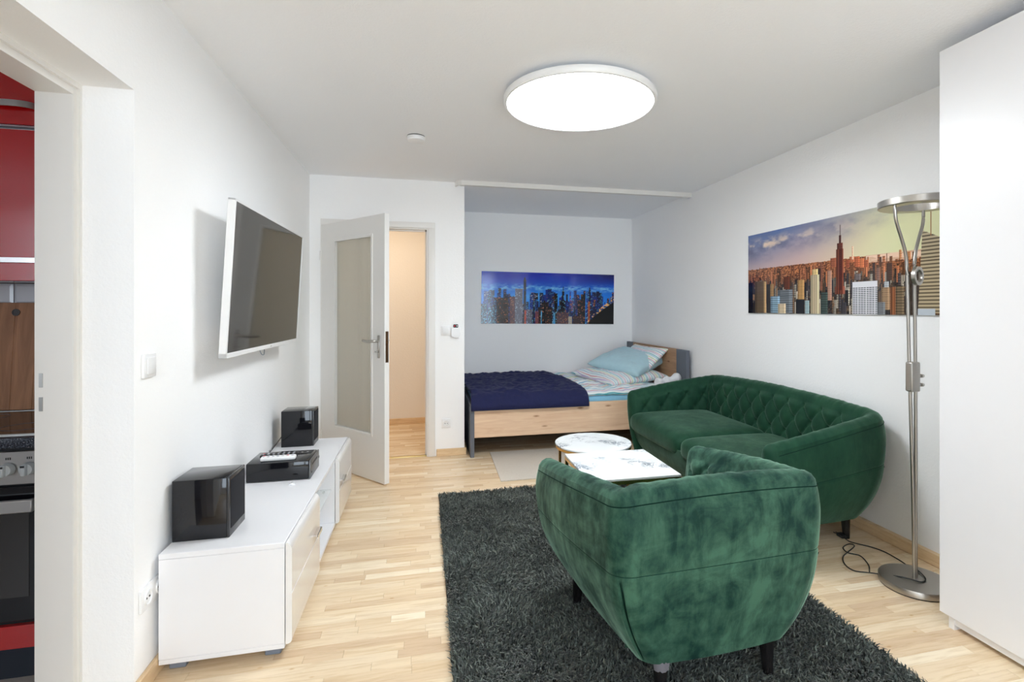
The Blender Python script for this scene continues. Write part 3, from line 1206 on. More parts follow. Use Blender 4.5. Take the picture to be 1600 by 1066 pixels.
def city_day():
    nx, ny = 640, 230
    u, v = np.meshgrid(np.linspace(0, 1, nx), np.linspace(0, 1, ny))
    r = np.random.default_rng(3)
    s = np.clip((v - 0.56) / 0.44, 0, 1)
    warm = lerp3((226, 188, 170), (222, 222, 176), np.clip((u - 0.35) / 0.45, 0, 1))
    cool = lerp3((186, 164, 170), (92, 116, 168), s)
    sky = cool * (1 - np.clip(u * 1.55 - 0.18 - 0.35 * (s - .5), 0, 1))[..., None] + warm * np.clip(u * 1.55 - 0.18 - 0.35 * (s - .5), 0, 1)[..., None]
    cl = vnoise(nx, ny, 9, 7, 5, 5)
    band = np.exp(-((v - (0.80 + 0.17 * u)) / 0.12) ** 2) * np.clip(1.25 - u * 1.35, 0, 1)
    k = np.clip((cl - 0.42) * 4, 0, 1) * band
    sky = sky * (1 - k[..., None]) + np.array((106, 108, 136)) * k[..., None]
    k2 = np.clip((vnoise(nx, ny, 12, 9, 9, 4) - 0.55) * 6, 0, 1) * np.exp(-((v - (0.84 + 0.08 * u)) / 0.07) ** 2) * np.clip(1.1 - u * 1.3, 0, 1)
    sky = sky * (1 - k2[..., None]) + np.array((238, 212, 190)) * k2[..., None]
    img = sky
    # carpet of low buildings below the horizon
    hor = 0.555 + 0.012 * (vnoise(nx, 1, 60, 1, 4, 2)[0] - 0.5)
    ground = v < hor[None, :]
    base = lerp3((84, 50, 36), (196, 122, 76), np.clip(vnoise(nx, ny, 190, 110, 6, 1) * 1.7 - .35, 0, 1))
    low = lerp3((30, 27, 30), (120, 96, 76), np.clip(vnoise(nx, ny, 110, 60, 8, 2) * 1.8 - .5, 0, 1))
    mixv = np.clip((v - 0.30) / 0.16, 0, 1)
    city = low * (1 - mixv[..., None]) + base * mixv[..., None]
    img = np.where(ground[..., None], city, img)
    # bay
    bay = (u > 0.69) & (u < 0.91) & (v < 0.56) & (v > 0.475 + 0.02 * vnoise(nx, ny, 12, 3, 2, 2))
    img = np.where(bay[..., None], lerp3((238, 204, 178), (210, 168, 140), (vnoise(nx, ny, 8, 40, 12, 2) > 0.6) * 0.8), img)

    def rect(u0, u1, v0, v1, c, kind=0):
        m = (u >= u0) & (u <= u1) & (v >= v0) & (v <= v1)
        c = np.asarray(c, float)
        shade = np.ones_like(u)
        sw = max(u1 - u0, 1e-3)
        fx = (u - u0) / sw
        shade *= np.where(fx > 0.78, 1.22, 1.0) * np.where(fx < 0.2, 0.82, 1.0)
        if kind == 1:      # floors
            shade *= np.where(((v * 200) % 5) < 2, 0.72, 1.05)
        if kind == 2:      # ribs
            shade *= np.where(((u * 560) % 6) < 2.2, 0.55, 1.05)
        if kind == 0:
            shade *= np.where((((v * 200) % 4) < 1.4) & (((u * 560) % 4) < 2), 0.72, 1.03)
        nonlocal img
        img = np.where(m[..., None], c * shade[..., None], img)

    # medium filler blocks, far to near
    for i in range(460):
        vv = 0.54 - 0.50 * (i / 460) ** 0.9
        uu = r.random()
        wd = 0.004 + 0.012 * r.random() * (0.6 + (0.54 - vv) * 2)
        ht = 0.03 + 0.10 * r.random() * (0.4 + (0.54 - vv) * 2)
        if vv > 0.40:
            c = np.array((158, 98, 66)) * (0.35 + 0.95 * r.random())
        else:
            p = r.random()
            c = (np.array((120, 92, 70)) if p < .4 else np.array((60, 56, 60)) if p < .75 else np.array((176, 166, 150))) * (0.5 + 0.7 * r.random())
        rect(uu, uu + wd, vv - 0.12, vv + ht * 0.5, c, int(r.integers(0, 3)))
    B = [(523, 551, 481, 580, 150, 85, 60), (598, 616, 467, 545, 150, 80, 55), (639, 662, 459, 564, 185, 100, 65), (662, 681, 454, 540, 200, 115, 75), (681, 698, 450, 524, 165, 90, 60),
         (616, 639, 514, 571, 190, 110, 75), (627, 635, 538, 670, 240, 195, 165), (822, 831, 494, 580, 190, 130, 90), (850, 864, 488, 554, 185, 125, 85),
         (469, 483, 250, 550, 130, 80, 60), (445, 473, 348, 481, 48, 34, 34), (255, 293, 281, 424, 92, 45, 30), (508, 530, 140, 452, 172, 132, 112),
         (717, 729, 324, 485, 55, 38, 35), (733, 748, 320, 434, 125, 92, 80), (775, 797, 314, 470, 72, 48, 40), (639, 667, 333, 395, 110, 100, 100), (764, 784, 223, 304, 170, 175, 180),
         (545, 595, 202, 280, 130, 75, 60), (551, 588, 202, 663, 118, 60, 44), (565, 579, 241, 663, 80, 36, 30), (557, 584, 663, 722, 95, 48, 40), (566, 576, 722, 800, 70, 40, 40), (570, 573, 800, 904, 70, 50, 55),
         (844, 894, 8, 379, 48, 42, 40), (2, 35, 0, 392, 25, 22, 28), (52, 133, 5, 398, 100, 82, 62), (119, 136, 5, 393, 195, 155, 105), (137, 187, 7, 358, 38, 33, 35), (163, 187, 185, 356, 150, 115, 75),
         (213, 311, 8, 278, 104, 110, 116), (166, 230, 7, 207, 130, 160, 180), (217, 269, 0, 114, 200, 180, 150), (342, 381, 161, 376, 175, 135, 85), (331, 381, 0, 161, 24, 24, 30), (384, 410, 3, 145, 150, 170, 175),
         (473, 509, 0, 228, 60, 75, 70), (427, 457, 420, 481, 215, 185, 130), (417, 466, 0, 420, 208, 190, 156),
         (753, 786, 47, 252, 150, 120, 90), (737, 769, 0, 115, 105, 108, 112), (789, 809, 0, 249, 150, 90, 55), (809, 841, 0, 252, 112, 96, 76)]
    kinds = {213: 1, 417: 2, 166: 1, 809: 1, 551: 2, 789: 2, 473: 1, 52: 0}
    for b in B:
        rect(b[0] / 1000, b[1] / 1000, b[2] / 1000, b[3] / 1000, b[4:], kinds.get(b[0], 0))
    # white grid block
    m = (u > 0.630) & (u < 0.738) & (v < 0.317)
    gu = ((u - 0.630) / 0.108 * 9) % 1
    gv = (v / 0.262 * 15) % 1
    win = (gu > 0.16) & (gv > 0.34) & (v < 0.262)
    img = np.where(m[..., None], np.where(win[..., None], np.array((52, 56, 64.)), np.array((222, 222, 228.))), img)
    # tapering tower at the near end with a mast
    ul = 0.905 - 0.014 * (0.72 - v) / 0.66
    m = (u > ul) & (v < 0.72 - (u - 0.904) * 1.3) & (v > 0.02)
    st = ((v * 200) % 6) < 2.6
    c = np.where(st[..., None], np.array((98, 88, 72.)), np.array((186, 170, 140.)))
    img = np.where(m[..., None], c, img)
    m = (abs(u - 0.933) < 0.0018) & (v > 0.66) & (v < 0.92)
    img = np.where(m[..., None], np.array((150, 104, 66.)), img)
    m = (u > 0.889) & (u < 0.948) & (v < 0.055)
    img = np.where(m[..., None], np.array((190, 200, 210.)), img)
    return img


def city_night():
    nx, ny = 360, 140
    u, v = np.meshgrid(np.linspace(0, 1, nx), np.linspace(0, 1, ny))
    r = np.random.default_rng(11)
    img = lerp3((30, 130, 235), (16, 44, 178), np.clip((v - 0.55) / 0.4, 0, 1))
    img = img * (1 - 0.5 * np.clip((u - 0.6) / 0.4, 0, 1) * np.clip((v - .75) * 4, 0, 1))[..., None]
    cl = vnoise(nx, ny, 5, 6, 21, 4)
    k = np.clip((cl - 0.5) * 2.5, 0, 1) * np.clip((v - .6) * 4, 0, 1)
    img = img * (1 - 0.5 * k[..., None]) + np.array((30, 120, 210)) * 0.5 * k[..., None]
    # far shore of lights, then the harbour
    shore = np.exp(-((v - 0.70) / 0.06) ** 2) * np.clip(vnoise(nx, ny, 40, 40, 31, 3) * 2.2 - .7, 0, 1)
    img = img * (1 - shore[..., None]) + np.array((130, 205, 245)) * shore[..., None]
    glow = np.exp(-((v - 0.52) / 0.10) ** 2) * np.exp(-((u - 0.42) / 0.25) ** 2)
    img = img * (1 - 0.55 * glow[..., None]) + np.array((90, 190, 245)) * 0.55 * glow[..., None]

    def rect(u0, u1, v1, c, lit=0.25, tone=(120, 190, 230)):
        nonlocal img
        m = (u >= u0) & (u <= u1) & (v <= v1)
        sp = r.random((ny // 2 + 1, nx // 2 + 1)).repeat(2, 0).repeat(2, 1)[:ny, :nx]
        cc = np.where((sp < lit)[..., None], np.asarray(tone, float) * (0.4 + 0.6 * sp / max(lit, .01))[..., None], np.asarray(c, float))
        img = np.where(m[..., None], cc, img)

    tones = [(70, 170, 230), (130, 215, 250), (200, 130, 100), (50, 110, 220), (190, 200, 220)]
    for i in range(150):
        uu = r.random() * 1.02 - .01
        wd = 0.008 + 0.022 * r.random()
        tp = 0.62 - 0.42 * (i / 150) + 0.10 * r.random()
        rect(uu, uu + wd, tp, np.array((14, 30, 86)) * (0.4 + 1.3 * r.random()), 0.10 + 0.3 * r.random(), tones[int(r.choice([0, 0, 1, 3, 3, 4, 2]))])
    for (x0, x1, tp, c, lit, tn) in [(305, 325, 860, (10, 16, 40), 0.08, 3), (308, 320, 900, (8, 12, 30), 0.05, 3), (595, 612, 660, (10, 18, 50), 0.1, 1), (600, 606, 740, (10, 18, 50), 0, 1), (575, 620, 470, (14, 18, 36), 0.12, 1), (535, 560, 600, (10, 12, 24), 0.08, 1),
                                     (740, 775, 590, (16, 14, 22), 0.1, 2), (800, 818, 680, (14, 20, 52), 0.1, 1), (805, 812, 730, (14, 20, 52), 0, 1), (715, 750, 470, (12, 14, 26), 0.12, 2), (796, 812, 450, (170, 84, 50), 0.3, 2), (205, 245, 520, (90, 60, 70), 0.2, 2),
                                     (245, 300, 680, (110, 108, 122), 0.25, 4), (312, 326, 260, (196, 72, 44), 0.2, 2), (330, 372, 280, (92, 92, 108), 0.3, 4), (110, 195, 500, (24, 16, 26), 0.12, 2), (415, 520, 330, (18, 12, 20), 0.12, 2), (440, 495, 420, (16, 12, 20), 0.12, 2),
                                     (455, 470, 460, (16, 12, 20), 0, 2), (395, 420, 240, (120, 62, 74), 0.15, 2), (435, 443, 270, (90, 180, 230), 0.6, 1), (530, 545, 220, (60, 150, 205), 0.5, 1), (555, 645, 225, (74, 52, 66), 0.2, 2), (645, 672, 150, (176, 160, 140), 0.2, 4), (680, 760, 160, (52, 36, 44), 0.14, 2), (0, 40, 380, (14, 20, 40), 0.3, 1), (45, 105, 300, (18, 40, 66), 0.35, 1)]:
        rect(x0 / 1000, x1 / 1000, tp / 1000, c, lit, tones[tn])
    # street lights and the black hillside
    e = (u - 0.80) / 0.195
    hill = (v < 0.02 + 0.42 * np.clip(e, 0, 1) ** 0.8) & (u > 0.80)
    edge = (v < 0.07 + 0.44 * np.clip(e + .02, 0, 1) ** 0.8) & (u > 0.785) & ~hill
    sp = vnoise(nx, ny, 90, 40, 44, 1)
    img = np.where((edge & (sp > .6))[..., None], np.array((250, 190, 120.)), img)
    img = np.where(hill[..., None], np.array((8, 9, 12.)), img)
    return img


print_panel('skyline_print', 'wide warm daylight city skyline print behind the floor lamp', (RX - 0.001, 3.665, 1.268), (0, 0, -PI / 2), 1.645, 0.615, city_day())
print_panel('skyline_print', 'wide blue night city skyline print above the bed', (0.648, AY - 0.001, 1.132), (0, math.radians(0.70), 0), 1.64, 0.612, city_night())

# ------------------------------------------------------------------ bed
t = thing('bed', 'knotty oak bed frame with grey foot and head boards', 'bed', (0.395, 4.56, 0))
bm = new_bm()
bx(bm, 0, 0.034, 0, 1.48, 0.0, 0.462, 0.002, 1)
obj('footboard', bm, M_BGREY, t)
for yy in (0.012, 1.44):
    bm = new_bm()
    bx(bm, 0.034, 2.06, yy, yy + 0.025, 0.168, 0.442, 0.002, 1)
    obj('side_panel', bm, M_OAK, t)
bm = new_bm()
bx(bm, 2.06, 2.095, 0.19, 1.29, 0.17, 0.90, 0.002, 1)
obj('headboard_panel', bm, M_OAKD, t)
for y0, y1 in ((-0.01, 0.19), (1.29, 1.49)):
    bm = new_bm()
    bx(bm, 2.06, 2.098, y0, y1, 0.0, 0.90, 0.002, 1)
    obj('headboard_post', bm, M_BGREY, t)
bm = new_bm()
bx(bm, 0.034, 2.06, 0.037, 1.44, 0.22, 0.25)
obj('slat_base', bm, plain('slat_wood', srgb(120, 96, 72), 0.7), t, False)

t = thing('mattress', 'mattress in a light blue fitted sheet on the oak bed', 'mattress', (1.44, 5.29, 0.25))
bm = new_bm()
bx(bm, -1.0, 1.0, -0.685, 0.685, 0, 0.245, 0.045, 4)
obj('fitted_sheet', bm, M_SHEET, t)


def nz(x, y, z=0.0):
    return mnoise.noise((x, y, z))


def drape(name, label, cat, mat, x0f, x1f, y0, y1, ztop, ny=90, nx=110, fold=None, bump=None, thick=0.02):
    """cloth sheet lying on the bed, edge folded down on the room side"""
    t = thing(name, label, cat, (0, 0, 0))
    V = []
    for i in range(nx):
        a = i / (nx - 1)
        for j in range(ny):
            b = j / (ny - 1)
            yy = y0 + (y1 - y0) * b
            xx = x0f(b) + (x1f(b) - x0f(b)) * a
            z = ztop
            if fold:
                q = fold - (yy - y0)
                if q > 0:
                    k = q / fold
                    z = ztop - (ztop - 0.425) * (1 - math.sqrt(max(0, 1 - k * k)))
            z += bump(xx, yy, a, b)
            V.append((xx, yy, z))
    V = np.array(V)
    org = np.array([V[:, 0].mean(), V[:, 1].mean(), 0.5])
    t.location = org
    F = grid_faces(nx, ny)
    o = from_arrays('cover', V - org, F, mat, t)
    md = o.modifiers.new('thickness', 'SOLIDIFY')
    md.thickness = thick
    md.offset = -1
    return t


def quilt_bump(x, y, a, b):
    edge = min(1, b / 0.12, (1 - b) / 0.06, (1 - a) / 0.08)
    edge = max(0.0, edge) ** 0.5
    rows = abs(math.sin((y + 0.03 * nz(x * 3, y * 3)) * PI / 0.085))
    w_ = 0.018 * nz(x * 4.5, y * 9, 2) + 0.014 * nz(x * 13, y * 16, 5) + 0.012 * nz(x * 26 + y * 14, y * 20 - x * 8, 3)
    return edge * (0.012 * rows + w_ + 0.028) - 0.014


drape('quilt', 'rumpled navy blue quilt over the foot of the bed', 'blanket', M_NAVY,
      lambda b: 0.40 + 0.01 * math.sin(b * 9), lambda b: 1.475 + 0.06 * math.sin(b * 3) - 0.10 * max(0, b - 0.5), 4.535, 6.06, 0.545,
      130, 120, 0.16, quilt_bump, 0.022)


def duvet_bump(x, y, a, b):
    e = max(0, min(1, a / 0.1 + .4, (1 - a) / 0.08, b / 0.10, (1 - b) / 0.06)) ** 0.5
    return e * (0.045 + 0.03 * nz(x * 4, y * 4, 7) + 0.022 * nz(x * 9 + y * 4, y * 9, 1) + 0.010 * nz(x * 22, y * 22, 4)) - 0.008


drape('duvet', 'crumpled pale striped duvet between quilt and pillows', 'duvet', M_DUVET,
      lambda b: 1.42 - 0.08 * max(0, b - .5), lambda b: 2.40, 4.60, 6.05, 0.512, 90, 80, None, duvet_bump, 0.02)


def pillow(name, label, mat, loc, rot, L, W, T, seed, n=44):
    t = thing(name, label, 'pillow', loc)
    t.rotation_euler = rot
    u = np.linspace(-1, 1, n)
    U, Vv = np.meshgrid(u, u, indexing='ij')
    pin = 1 - 0.10 * (1 - U ** 2) * Vv ** 4 - 0.0
    X_ = L / 2 * U * (1 - 0.09 * (1 - Vv ** 2))
    Y_ = W / 2 * Vv * (1 - 0.09 * (1 - U ** 2))
    th = T / 2 * (np.clip(1 - U ** 4, 0, 1) ** 0.55) * (np.clip(1 - Vv ** 4, 0, 1) ** 0.55)
    wr = np.array([[nz(a * 2.2 + seed, b * 2.2, seed) + 0.5 * nz(a * 5 + seed, b * 7, 3) for b in u] for a in u])
    th = th * (1 + 0.22 * wr)
    top = np.stack([X_, Y_, th], -1).reshape(-1, 3)
    bot = np.stack([X_, Y_, -th * 0.8], -1).reshape(-1, 3)
    F1 = grid_faces(n, n)
    F2 = grid_faces(n, n, n * n)[:, ::-1]
    o = from_arrays('pillow_case', np.concatenate([top, bot]), np.concatenate([F1, F2]), mat, t)
    bm = new_bm()
    bm.from_mesh(o.data)
    bmesh.ops.remove_doubles(bm, verts=bm.verts, dist=1e-4)
    finish(o.data, bm, 'all')
    return t


pillow('striped_pillow', 'striped pillow lying flat beneath the plain blue pillow', M_STRIPE, (2.02, 5.22, 0.60), (0.05, -0.06, 0.25), 0.74, 0.80, 0.15, 1)
pillow('striped_pillow', 'striped pillow leaning against the oak headboard', M_STRIPE, (2.26, 5.30, 0.72), (0.0, -0.75, 0.06), 0.50, 0.78, 0.14, 6)
pillow('blue_pillow', 'plain pale blue pillow on top of the striped pillows', M_PBLUE, (2.13, 5.22, 0.735), (0.12, -0.22, 0.55), 0.58, 0.66, 0.20, 3)
t = thing('towel_roll', 'small white rolled towel by the headboard post', 'towel', (2.325, 4.66, 0.605))
bm = new_bm()
tube(bm, smooth_path([(-0.13, -0.02, -0.02), (-0.05, 0.0, -0.012), (0.03, 0.0, 0.0), (0.12, 0.015, 0.03)], 6), [0.040 + 0.008 * math.sin(i * 0.9) for i in range(19)], 16)
obj('towel_body', bm, M_TOWEL, t)
bm = new_bm()
bx(bm, -0.12, 0.10, -0.03, 0.05, -0.055, -0.028, 0.01, 2)
obj('loose_end', bm, M_TOWEL, t)


# ------------------------------------------------------------------ tufted seating
def outline(wf, yf, wb, yb, r, bow_b, bow_a, na, nc, nb):
    P = []
    for i in range(na):
        s = i / na
        P.append((-wf + (wf - wb) * s - bow_a * math.sin(PI * s), yf + (yb + r - yf) * s))
    for i in range(nc):
        a = PI + PI / 2 * i / nc
        P.append((-wb + r + r * math.cos(a), yb + r + r * math.sin(a)))
    for i in range(nb + 1):
        s = i / nb
        P.append((-wb + r + 2 * (wb - r) * s, yb - bow_b * (1 - (2 * s - 1) ** 2)))
    for i in range(1, nc + 1):
        a = 1.5 * PI + PI / 2 * i / nc
        P.append((wb - r + r * math.cos(a), yb + r + r * math.sin(a)))
    for i in range(1, na + 1):
        s = 1 - i / na
        P.append((wf + (wb - wf) * s + bow_a * math.sin(PI * s), yf + (yb + r - yf) * s))
    return np.array(P)


def seating(name, label, cat, loc, rz, top, bot, z0, zb, za, th, seat_z, seat_front, na, nc, nb, sx, sy, cushions, legs, seam, lean=0.05, crown=0.0, MV=None):
    t = thing(name, label, cat, loc, rz)
    Tp = outline(*top, na, nc, nb)
    Bt = outline(*bot, na, nc, nb)
    n = len(Tp)
    d = np.gradient(Tp, axis=0)
    for i in range(n):
        pass
    d /= np.linalg.norm(d, axis=1)[:, None]
    N = np.stack([d[:, 1], -d[:, 0]], 1)          # path runs front-left, back, front-right
    ctr = Tp.mean(0)
    N *= np.sign(((Tp - ctr) * N).sum(1))[:, None]
    # smooth the normals so the inner corner stays even
    for _ in range(nc):
        N[1:-1] = (N[:-2] + N[1:-1] * 2 + N[2:]) / 4
    N /= np.linalg.norm(N, axis=1)[:, None]
    seg = np.concatenate([[0], np.cumsum(np.linalg.norm(np.diff(Tp, axis=0), axis=1))])
    tot = seg[-1]
    # rim height
    yy = (Tp[:, 1] - top[3]) / (top[1] - top[3])
    sm = np.clip(yy, 0, 1)
    zr = zb + (za - zb) * sm ** 1.25
    bk = np.clip(1 - (Tp[:, 0] / top[2]) ** 2, 0, 1) * (yy < 0.15)
    zr = zr + crown * bk
    rr = th / 2
    K = 64
    R = 7
    rings = []
    icorner = [na + nc // 2, n - 1 - na - nc // 2]
    for i in range(n):
        T_, B_, N_ = Tp[i], Bt[i], N[i]
        zt = zr[i] - rr
        outer = []
        tl = np.linspace(0, 1, K + 1)
        for q in tl:
            g = 1 - (1 - q) ** 2.9
            p = B_ + (T_ - B_) * g
            curl = 0.012 * max(0, (q - 0.8) / 0.2) ** 2
            p = p - N_ * curl
            zz = z0 + (zt - z0) * q
            for ic in icorner:                    # sewn dart below the horizontal seam
                dd = abs(i - ic)
                if dd <= 1 and q < seam - 0.01:
                    k = math.sin(PI * min(1, q / seam)) ** 0.6
                    p = p - N_ * (0.022 * k if dd == 0 else -0.006 * k)
            if abs(q - seam) < 0.5 / K:
                p = p - N_ * 0.003
            outer.append((p[0], p[1], zz))
        oT = T_ - N_ * 0.012
        cpt = oT - N_ * rr
        rim = []
        for k in range(1, R):
            a = PI * k / R
            wv = 0.0035 * nz(seg[i] * 34, 1.3, k * 0.15) + 0.002 * nz(seg[i] * 80, 2.3, k * .3)
            rim.append((*(cpt + N_ * (rr * math.cos(a))), zt + (rr + wv) * math.sin(a)))
        inner = []
        for q in tl[::-1]:
            zz = z0 + (zt - z0) * q
            hgt = zt - zz
            p = oT - N_ * (th + lean * (1 - q) ** 0.8)
            lo = (zz - (seat_z - 0.06))
            fade = np.clip(hgt / 0.03, 0, 1) * np.clip(lo / 0.05, 0, 1) * np.clip(seg[i] / 0.05, 0, 1) * np.clip((tot - seg[i]) / 0.05, 0, 1)
            hh = zb - rr - zz
            A_ = (seg[i] - tot / 2) / sx + hh / sy
            B2 = (seg[i] - tot / 2) / sx - hh / sy
            sa, sb = abs(math.sin(PI * A_)), abs(math.sin(PI * B2))
            puff = (sa * sb) ** 0.36
            da = abs(A_ - round(A_)); db = abs(B2 - round(B2))
            btn = math.exp(-((da * da + db * db) / 0.012))
            disp = fade * (0.030 * puff - 0.016 * btn)
            p = p - N_ * disp
            inner.append((p[0], p[1], zz))
        rings.append(outer + rim + inner)
    Rg = np.array(rings)
    m = Rg.shape[1]
    # rounded arm fronts
    def caps(i, sgn):
        out = []
        base = Rg[i]
        mate = base[::-1]
        mid = (base + mate) / 2
        mid[:, 2] = base[:, 2]
        fd = np.array([0.0, 1.0, 0.0])
        for k in range(1, 7):
            a = PI / 2 * k / 6
            q = mid + (base - mid) * math.cos(a)
            zc = base[:, 2].max() - rr
            over = np.clip(base[:, 2] - zc, 0, None)
            q[:, 2] = base[:, 2] - over * (1 - math.cos(a))
            q = q + fd * (rr * math.sin(a))
            out.append(q)
        return out
    capA = caps(0, -1)
    capB = caps(n - 1, 1)
    ns = K + 1
    shellV = Rg[:, :ns + 1].reshape(-1, 3)
    o = from_arrays('outer_shell', shellV, grid_faces(n, ns + 1), MV, t)
    backV = Rg[:, ns:].reshape(-1, 3)
    back = from_arrays('tufted_backrest', backV, grid_faces(n, m - ns)[:, :], MV, t)
    for cp, i in ((capA, 0), (capB, n - 1)):
        st = np.array([Rg[i]] + cp)
        from_arrays('arm_front', st.reshape(-1, 3), grid_faces(len(st), m), MV, t)
    # buttons
    bm = new_bm()
    lathe(bm, [(0, 0.006), (0.006, 0.0045), (0.009, 0.0), (0.006, -0.003), (0, -0.004)], n=10)
    bme = bpy.data.meshes.new('button')
    finish(bme, bm, 'all')
    bme.materials.append(MV)
    H = zb - rr - seat_z
    nmax = int(tot / sx) + 4
    for ii in range(-nmax, nmax + 1):
        for jj in range(-nmax, nmax + 1):
            s = tot / 2 + sx * (ii + jj) / 2
            hgt = sy * (ii - jj) / 2
            if not (0.08 < s < tot - 0.08 and 0.03 < hgt < H + 0.0):
                continue
            i = int(np.argmin(abs(seg - s)))
            zz = zb - rr - hgt
            if zz > zr[i] - rr - 0.03:
                continue
            zt = zr[i] - rr
            q = (zz - z0) / (zt - z0)
            p = Tp[i] - N[i] * (0.012 + th + lean * (1 - q) ** 0.8 - 0.012)
            b = bpy.data.objects.new('button', bme)
            C.objects.link(b)
            b.parent = back
            b.location = (p[0], p[1], zz)
            nn = Vector((-N[i][0], -N[i][1], 0.15))
            b.rotation_euler = nn.to_track_quat('Z', 'Y').to_euler()
    # piping along rim and horizontal seam
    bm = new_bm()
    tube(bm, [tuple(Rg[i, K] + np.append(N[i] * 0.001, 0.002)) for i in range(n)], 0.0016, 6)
    obj('rim_piping', bm, M_PIPING_SHADE, t)
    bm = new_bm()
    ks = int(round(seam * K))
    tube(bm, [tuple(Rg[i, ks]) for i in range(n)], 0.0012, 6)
    obj('seam', bm, M_PIPING_SHADE, t)
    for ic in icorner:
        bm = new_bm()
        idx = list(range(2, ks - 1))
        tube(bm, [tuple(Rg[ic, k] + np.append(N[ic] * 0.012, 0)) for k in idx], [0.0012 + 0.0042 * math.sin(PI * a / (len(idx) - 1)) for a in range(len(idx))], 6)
        obj('fold_shade_strip', bm, M_PIPING_SHADE, t)  # dark tube painting the shade inside the corner dart
    # base under the seat: fills the bottom outline, front tapers down
    wbi, wfi = bot[2] - 0.03, bot[0] - 0.02
    bm = new_bm()
    rows = []
    zz_ = np.linspace(z0, seat_z - 0.09, 9)
    wtop = top[0] - th * 0.75
    for z in zz_:
        q = (z - z0) / (seat_z - 0.09 - z0)
        g = 1 - (1 - q) ** 2
        wx = wfi - 0.01 + (wtop - wfi) * g
        yf = bot[1] + (seat_front - bot[1]) * g
        ybk = bot[3] + 0.05
        row = []
        for k in range(25):
            s = -1 + 2 * k / 24
            row.append(bm.verts.new((wx * s, yf + 0.02 * (1 - s * s) , z)))
        row.append(bm.verts.new((wbi * 0.9, ybk, z)))
        row.append(bm.verts.new((-wbi * 0.9, ybk, z)))
        rows.append(row)
    L_ = len(rows[0])
    for A, B in zip(rows, rows[1:]):
        for k in range(L_):
            j = (k + 1) % L_
            bm.faces.new((A[k], A[j], B[j], B[k]))
    bm.faces.new(rows[0][::-1])
    bm.faces.new(rows[-1])
    obj('seat_base', bm, MV, t)
    # cushions
    ybk = top[3] + th + 0.01
    wi = top[0] - th + 0.005
    cw = 2 * wi / cushions
    for c_ in range(cushions):
        cx = -wi + cw * (c_ + 0.5)
        nu, nv, nw = 40, 40, 1
        V = []
        for iu in range(nu):
            for iv in range(nv):
                th_ = -PI / 2 + PI * iv / (nv - 1)
                ph = 2 * PI * iu / (nu - 1)
                sg = lambda x, e: math.copysign(abs(x) ** e, x)
                ex = 0.16
                x = cw / 2 * 1.01 * sg(math.cos(th_), 0.22) * sg(math.cos(ph), ex)
                y = (seat_front + 0.035 - ybk) / 2 * sg(math.cos(th_), 0.22) * sg(math.sin(ph), ex)
                z = 0.085 * sg(math.sin(th_), 0.7)
                if z > 0:
                    z += 0.022 * max(0, 1 - (x / (cw / 2)) ** 2) * max(0, 1 - (y / ((seat_front - ybk) / 2)) ** 2)
                # sides follow the bowed arms
                V.append((cx + x, (seat_front + 0.035 + ybk) / 2 + y, seat_z - 0.07 + z))
        F = grid_faces(nu, nv)
        from_arrays('seat_cushion', V, F, MV, t)
    for lx, ly in legs:
        bm = new_bm()
        s = 1 if lx > 0 else -1
        s2 = 1 if ly > 0 else -1
        cyl(bm, (lx, ly, 0.0), (lx - s * 0.006, ly - s2 * 0.006, z0 + 0.03), 0.017, 0.029, 20)
        obj('leg', bm, M_LEG, t)
    return t


seating('sofa', 'dark green velvet sofa with deep buttoned back along the wall', 'sofa', (2.055, 3.175, 0), PI / 2,
        (0.955, 0.345, 0.91, -0.425, 0.15, 0.02, 0.015), (0.80, 0.30, 0.78, -0.35, 0.12, 0.01, 0.01),
        0.14, 0.735, 0.62, 0.10, 0.44, 0.375, 50, 16, 170, 0.155, 0.20, 2,
        [(-0.70, -0.28), (0.70, -0.28), (-0.72, 0.27), (0.72, 0.27)], 0.60, crown=0.03, MV=M_VELVET)
chair = seating('armchair', 'green velvet tub armchair turned away on the dark rug', 'armchair', (0.950, 1.955, 0.022), math.radians(2.5),
        (0.445, 0.35, 0.41, -0.45, 0.085, 0.02, 0.015), (0.325, 0.30, 0.285, -0.40, 0.07, 0.01, 0.01),
        0.13, 0.705, 0.60, 0.10, 0.42, 0.37, 50, 16, 70, 0.155, 0.20, 1,
        [(-0.21, -0.37), (0.21, -0.37), (-0.29, 0.23), (0.29, 0.23)], 0.60, crown=0.025, MV=M_BRUSHED)

bm = new_bm()
fo = []
for i in range(9):
    a = math.radians(200 + 110 * i / 8)
    fo.append([bm.verts.new((-0.21 + r_ * math.cos(a) + 0.003 * nz(i * 1.7, k, 2), -0.37 + r_ * math.sin(a) + 0.003 * nz(i * 1.3, k, 5), z_ + 0.009 * nz(i * 0.9, k * 2.1, 7)))
               for k, (r_, z_) in enumerate(((0.0285, 0.100), (0.031, 0.112), (0.033, 0.124), (0.033, 0.134)))])
for A, B in zip(fo, fo[1:]):
    for k in range(3):
        bm.faces.new((A[k], B[k], B[k + 1], A[k + 1]))
o = obj('torn_foil', bm, plain('grey_foil', (0.22, 0.21, 0.24, 1), 0.3, 0.3), chair)
o['label'] = 'torn grey packing foil on the leg'

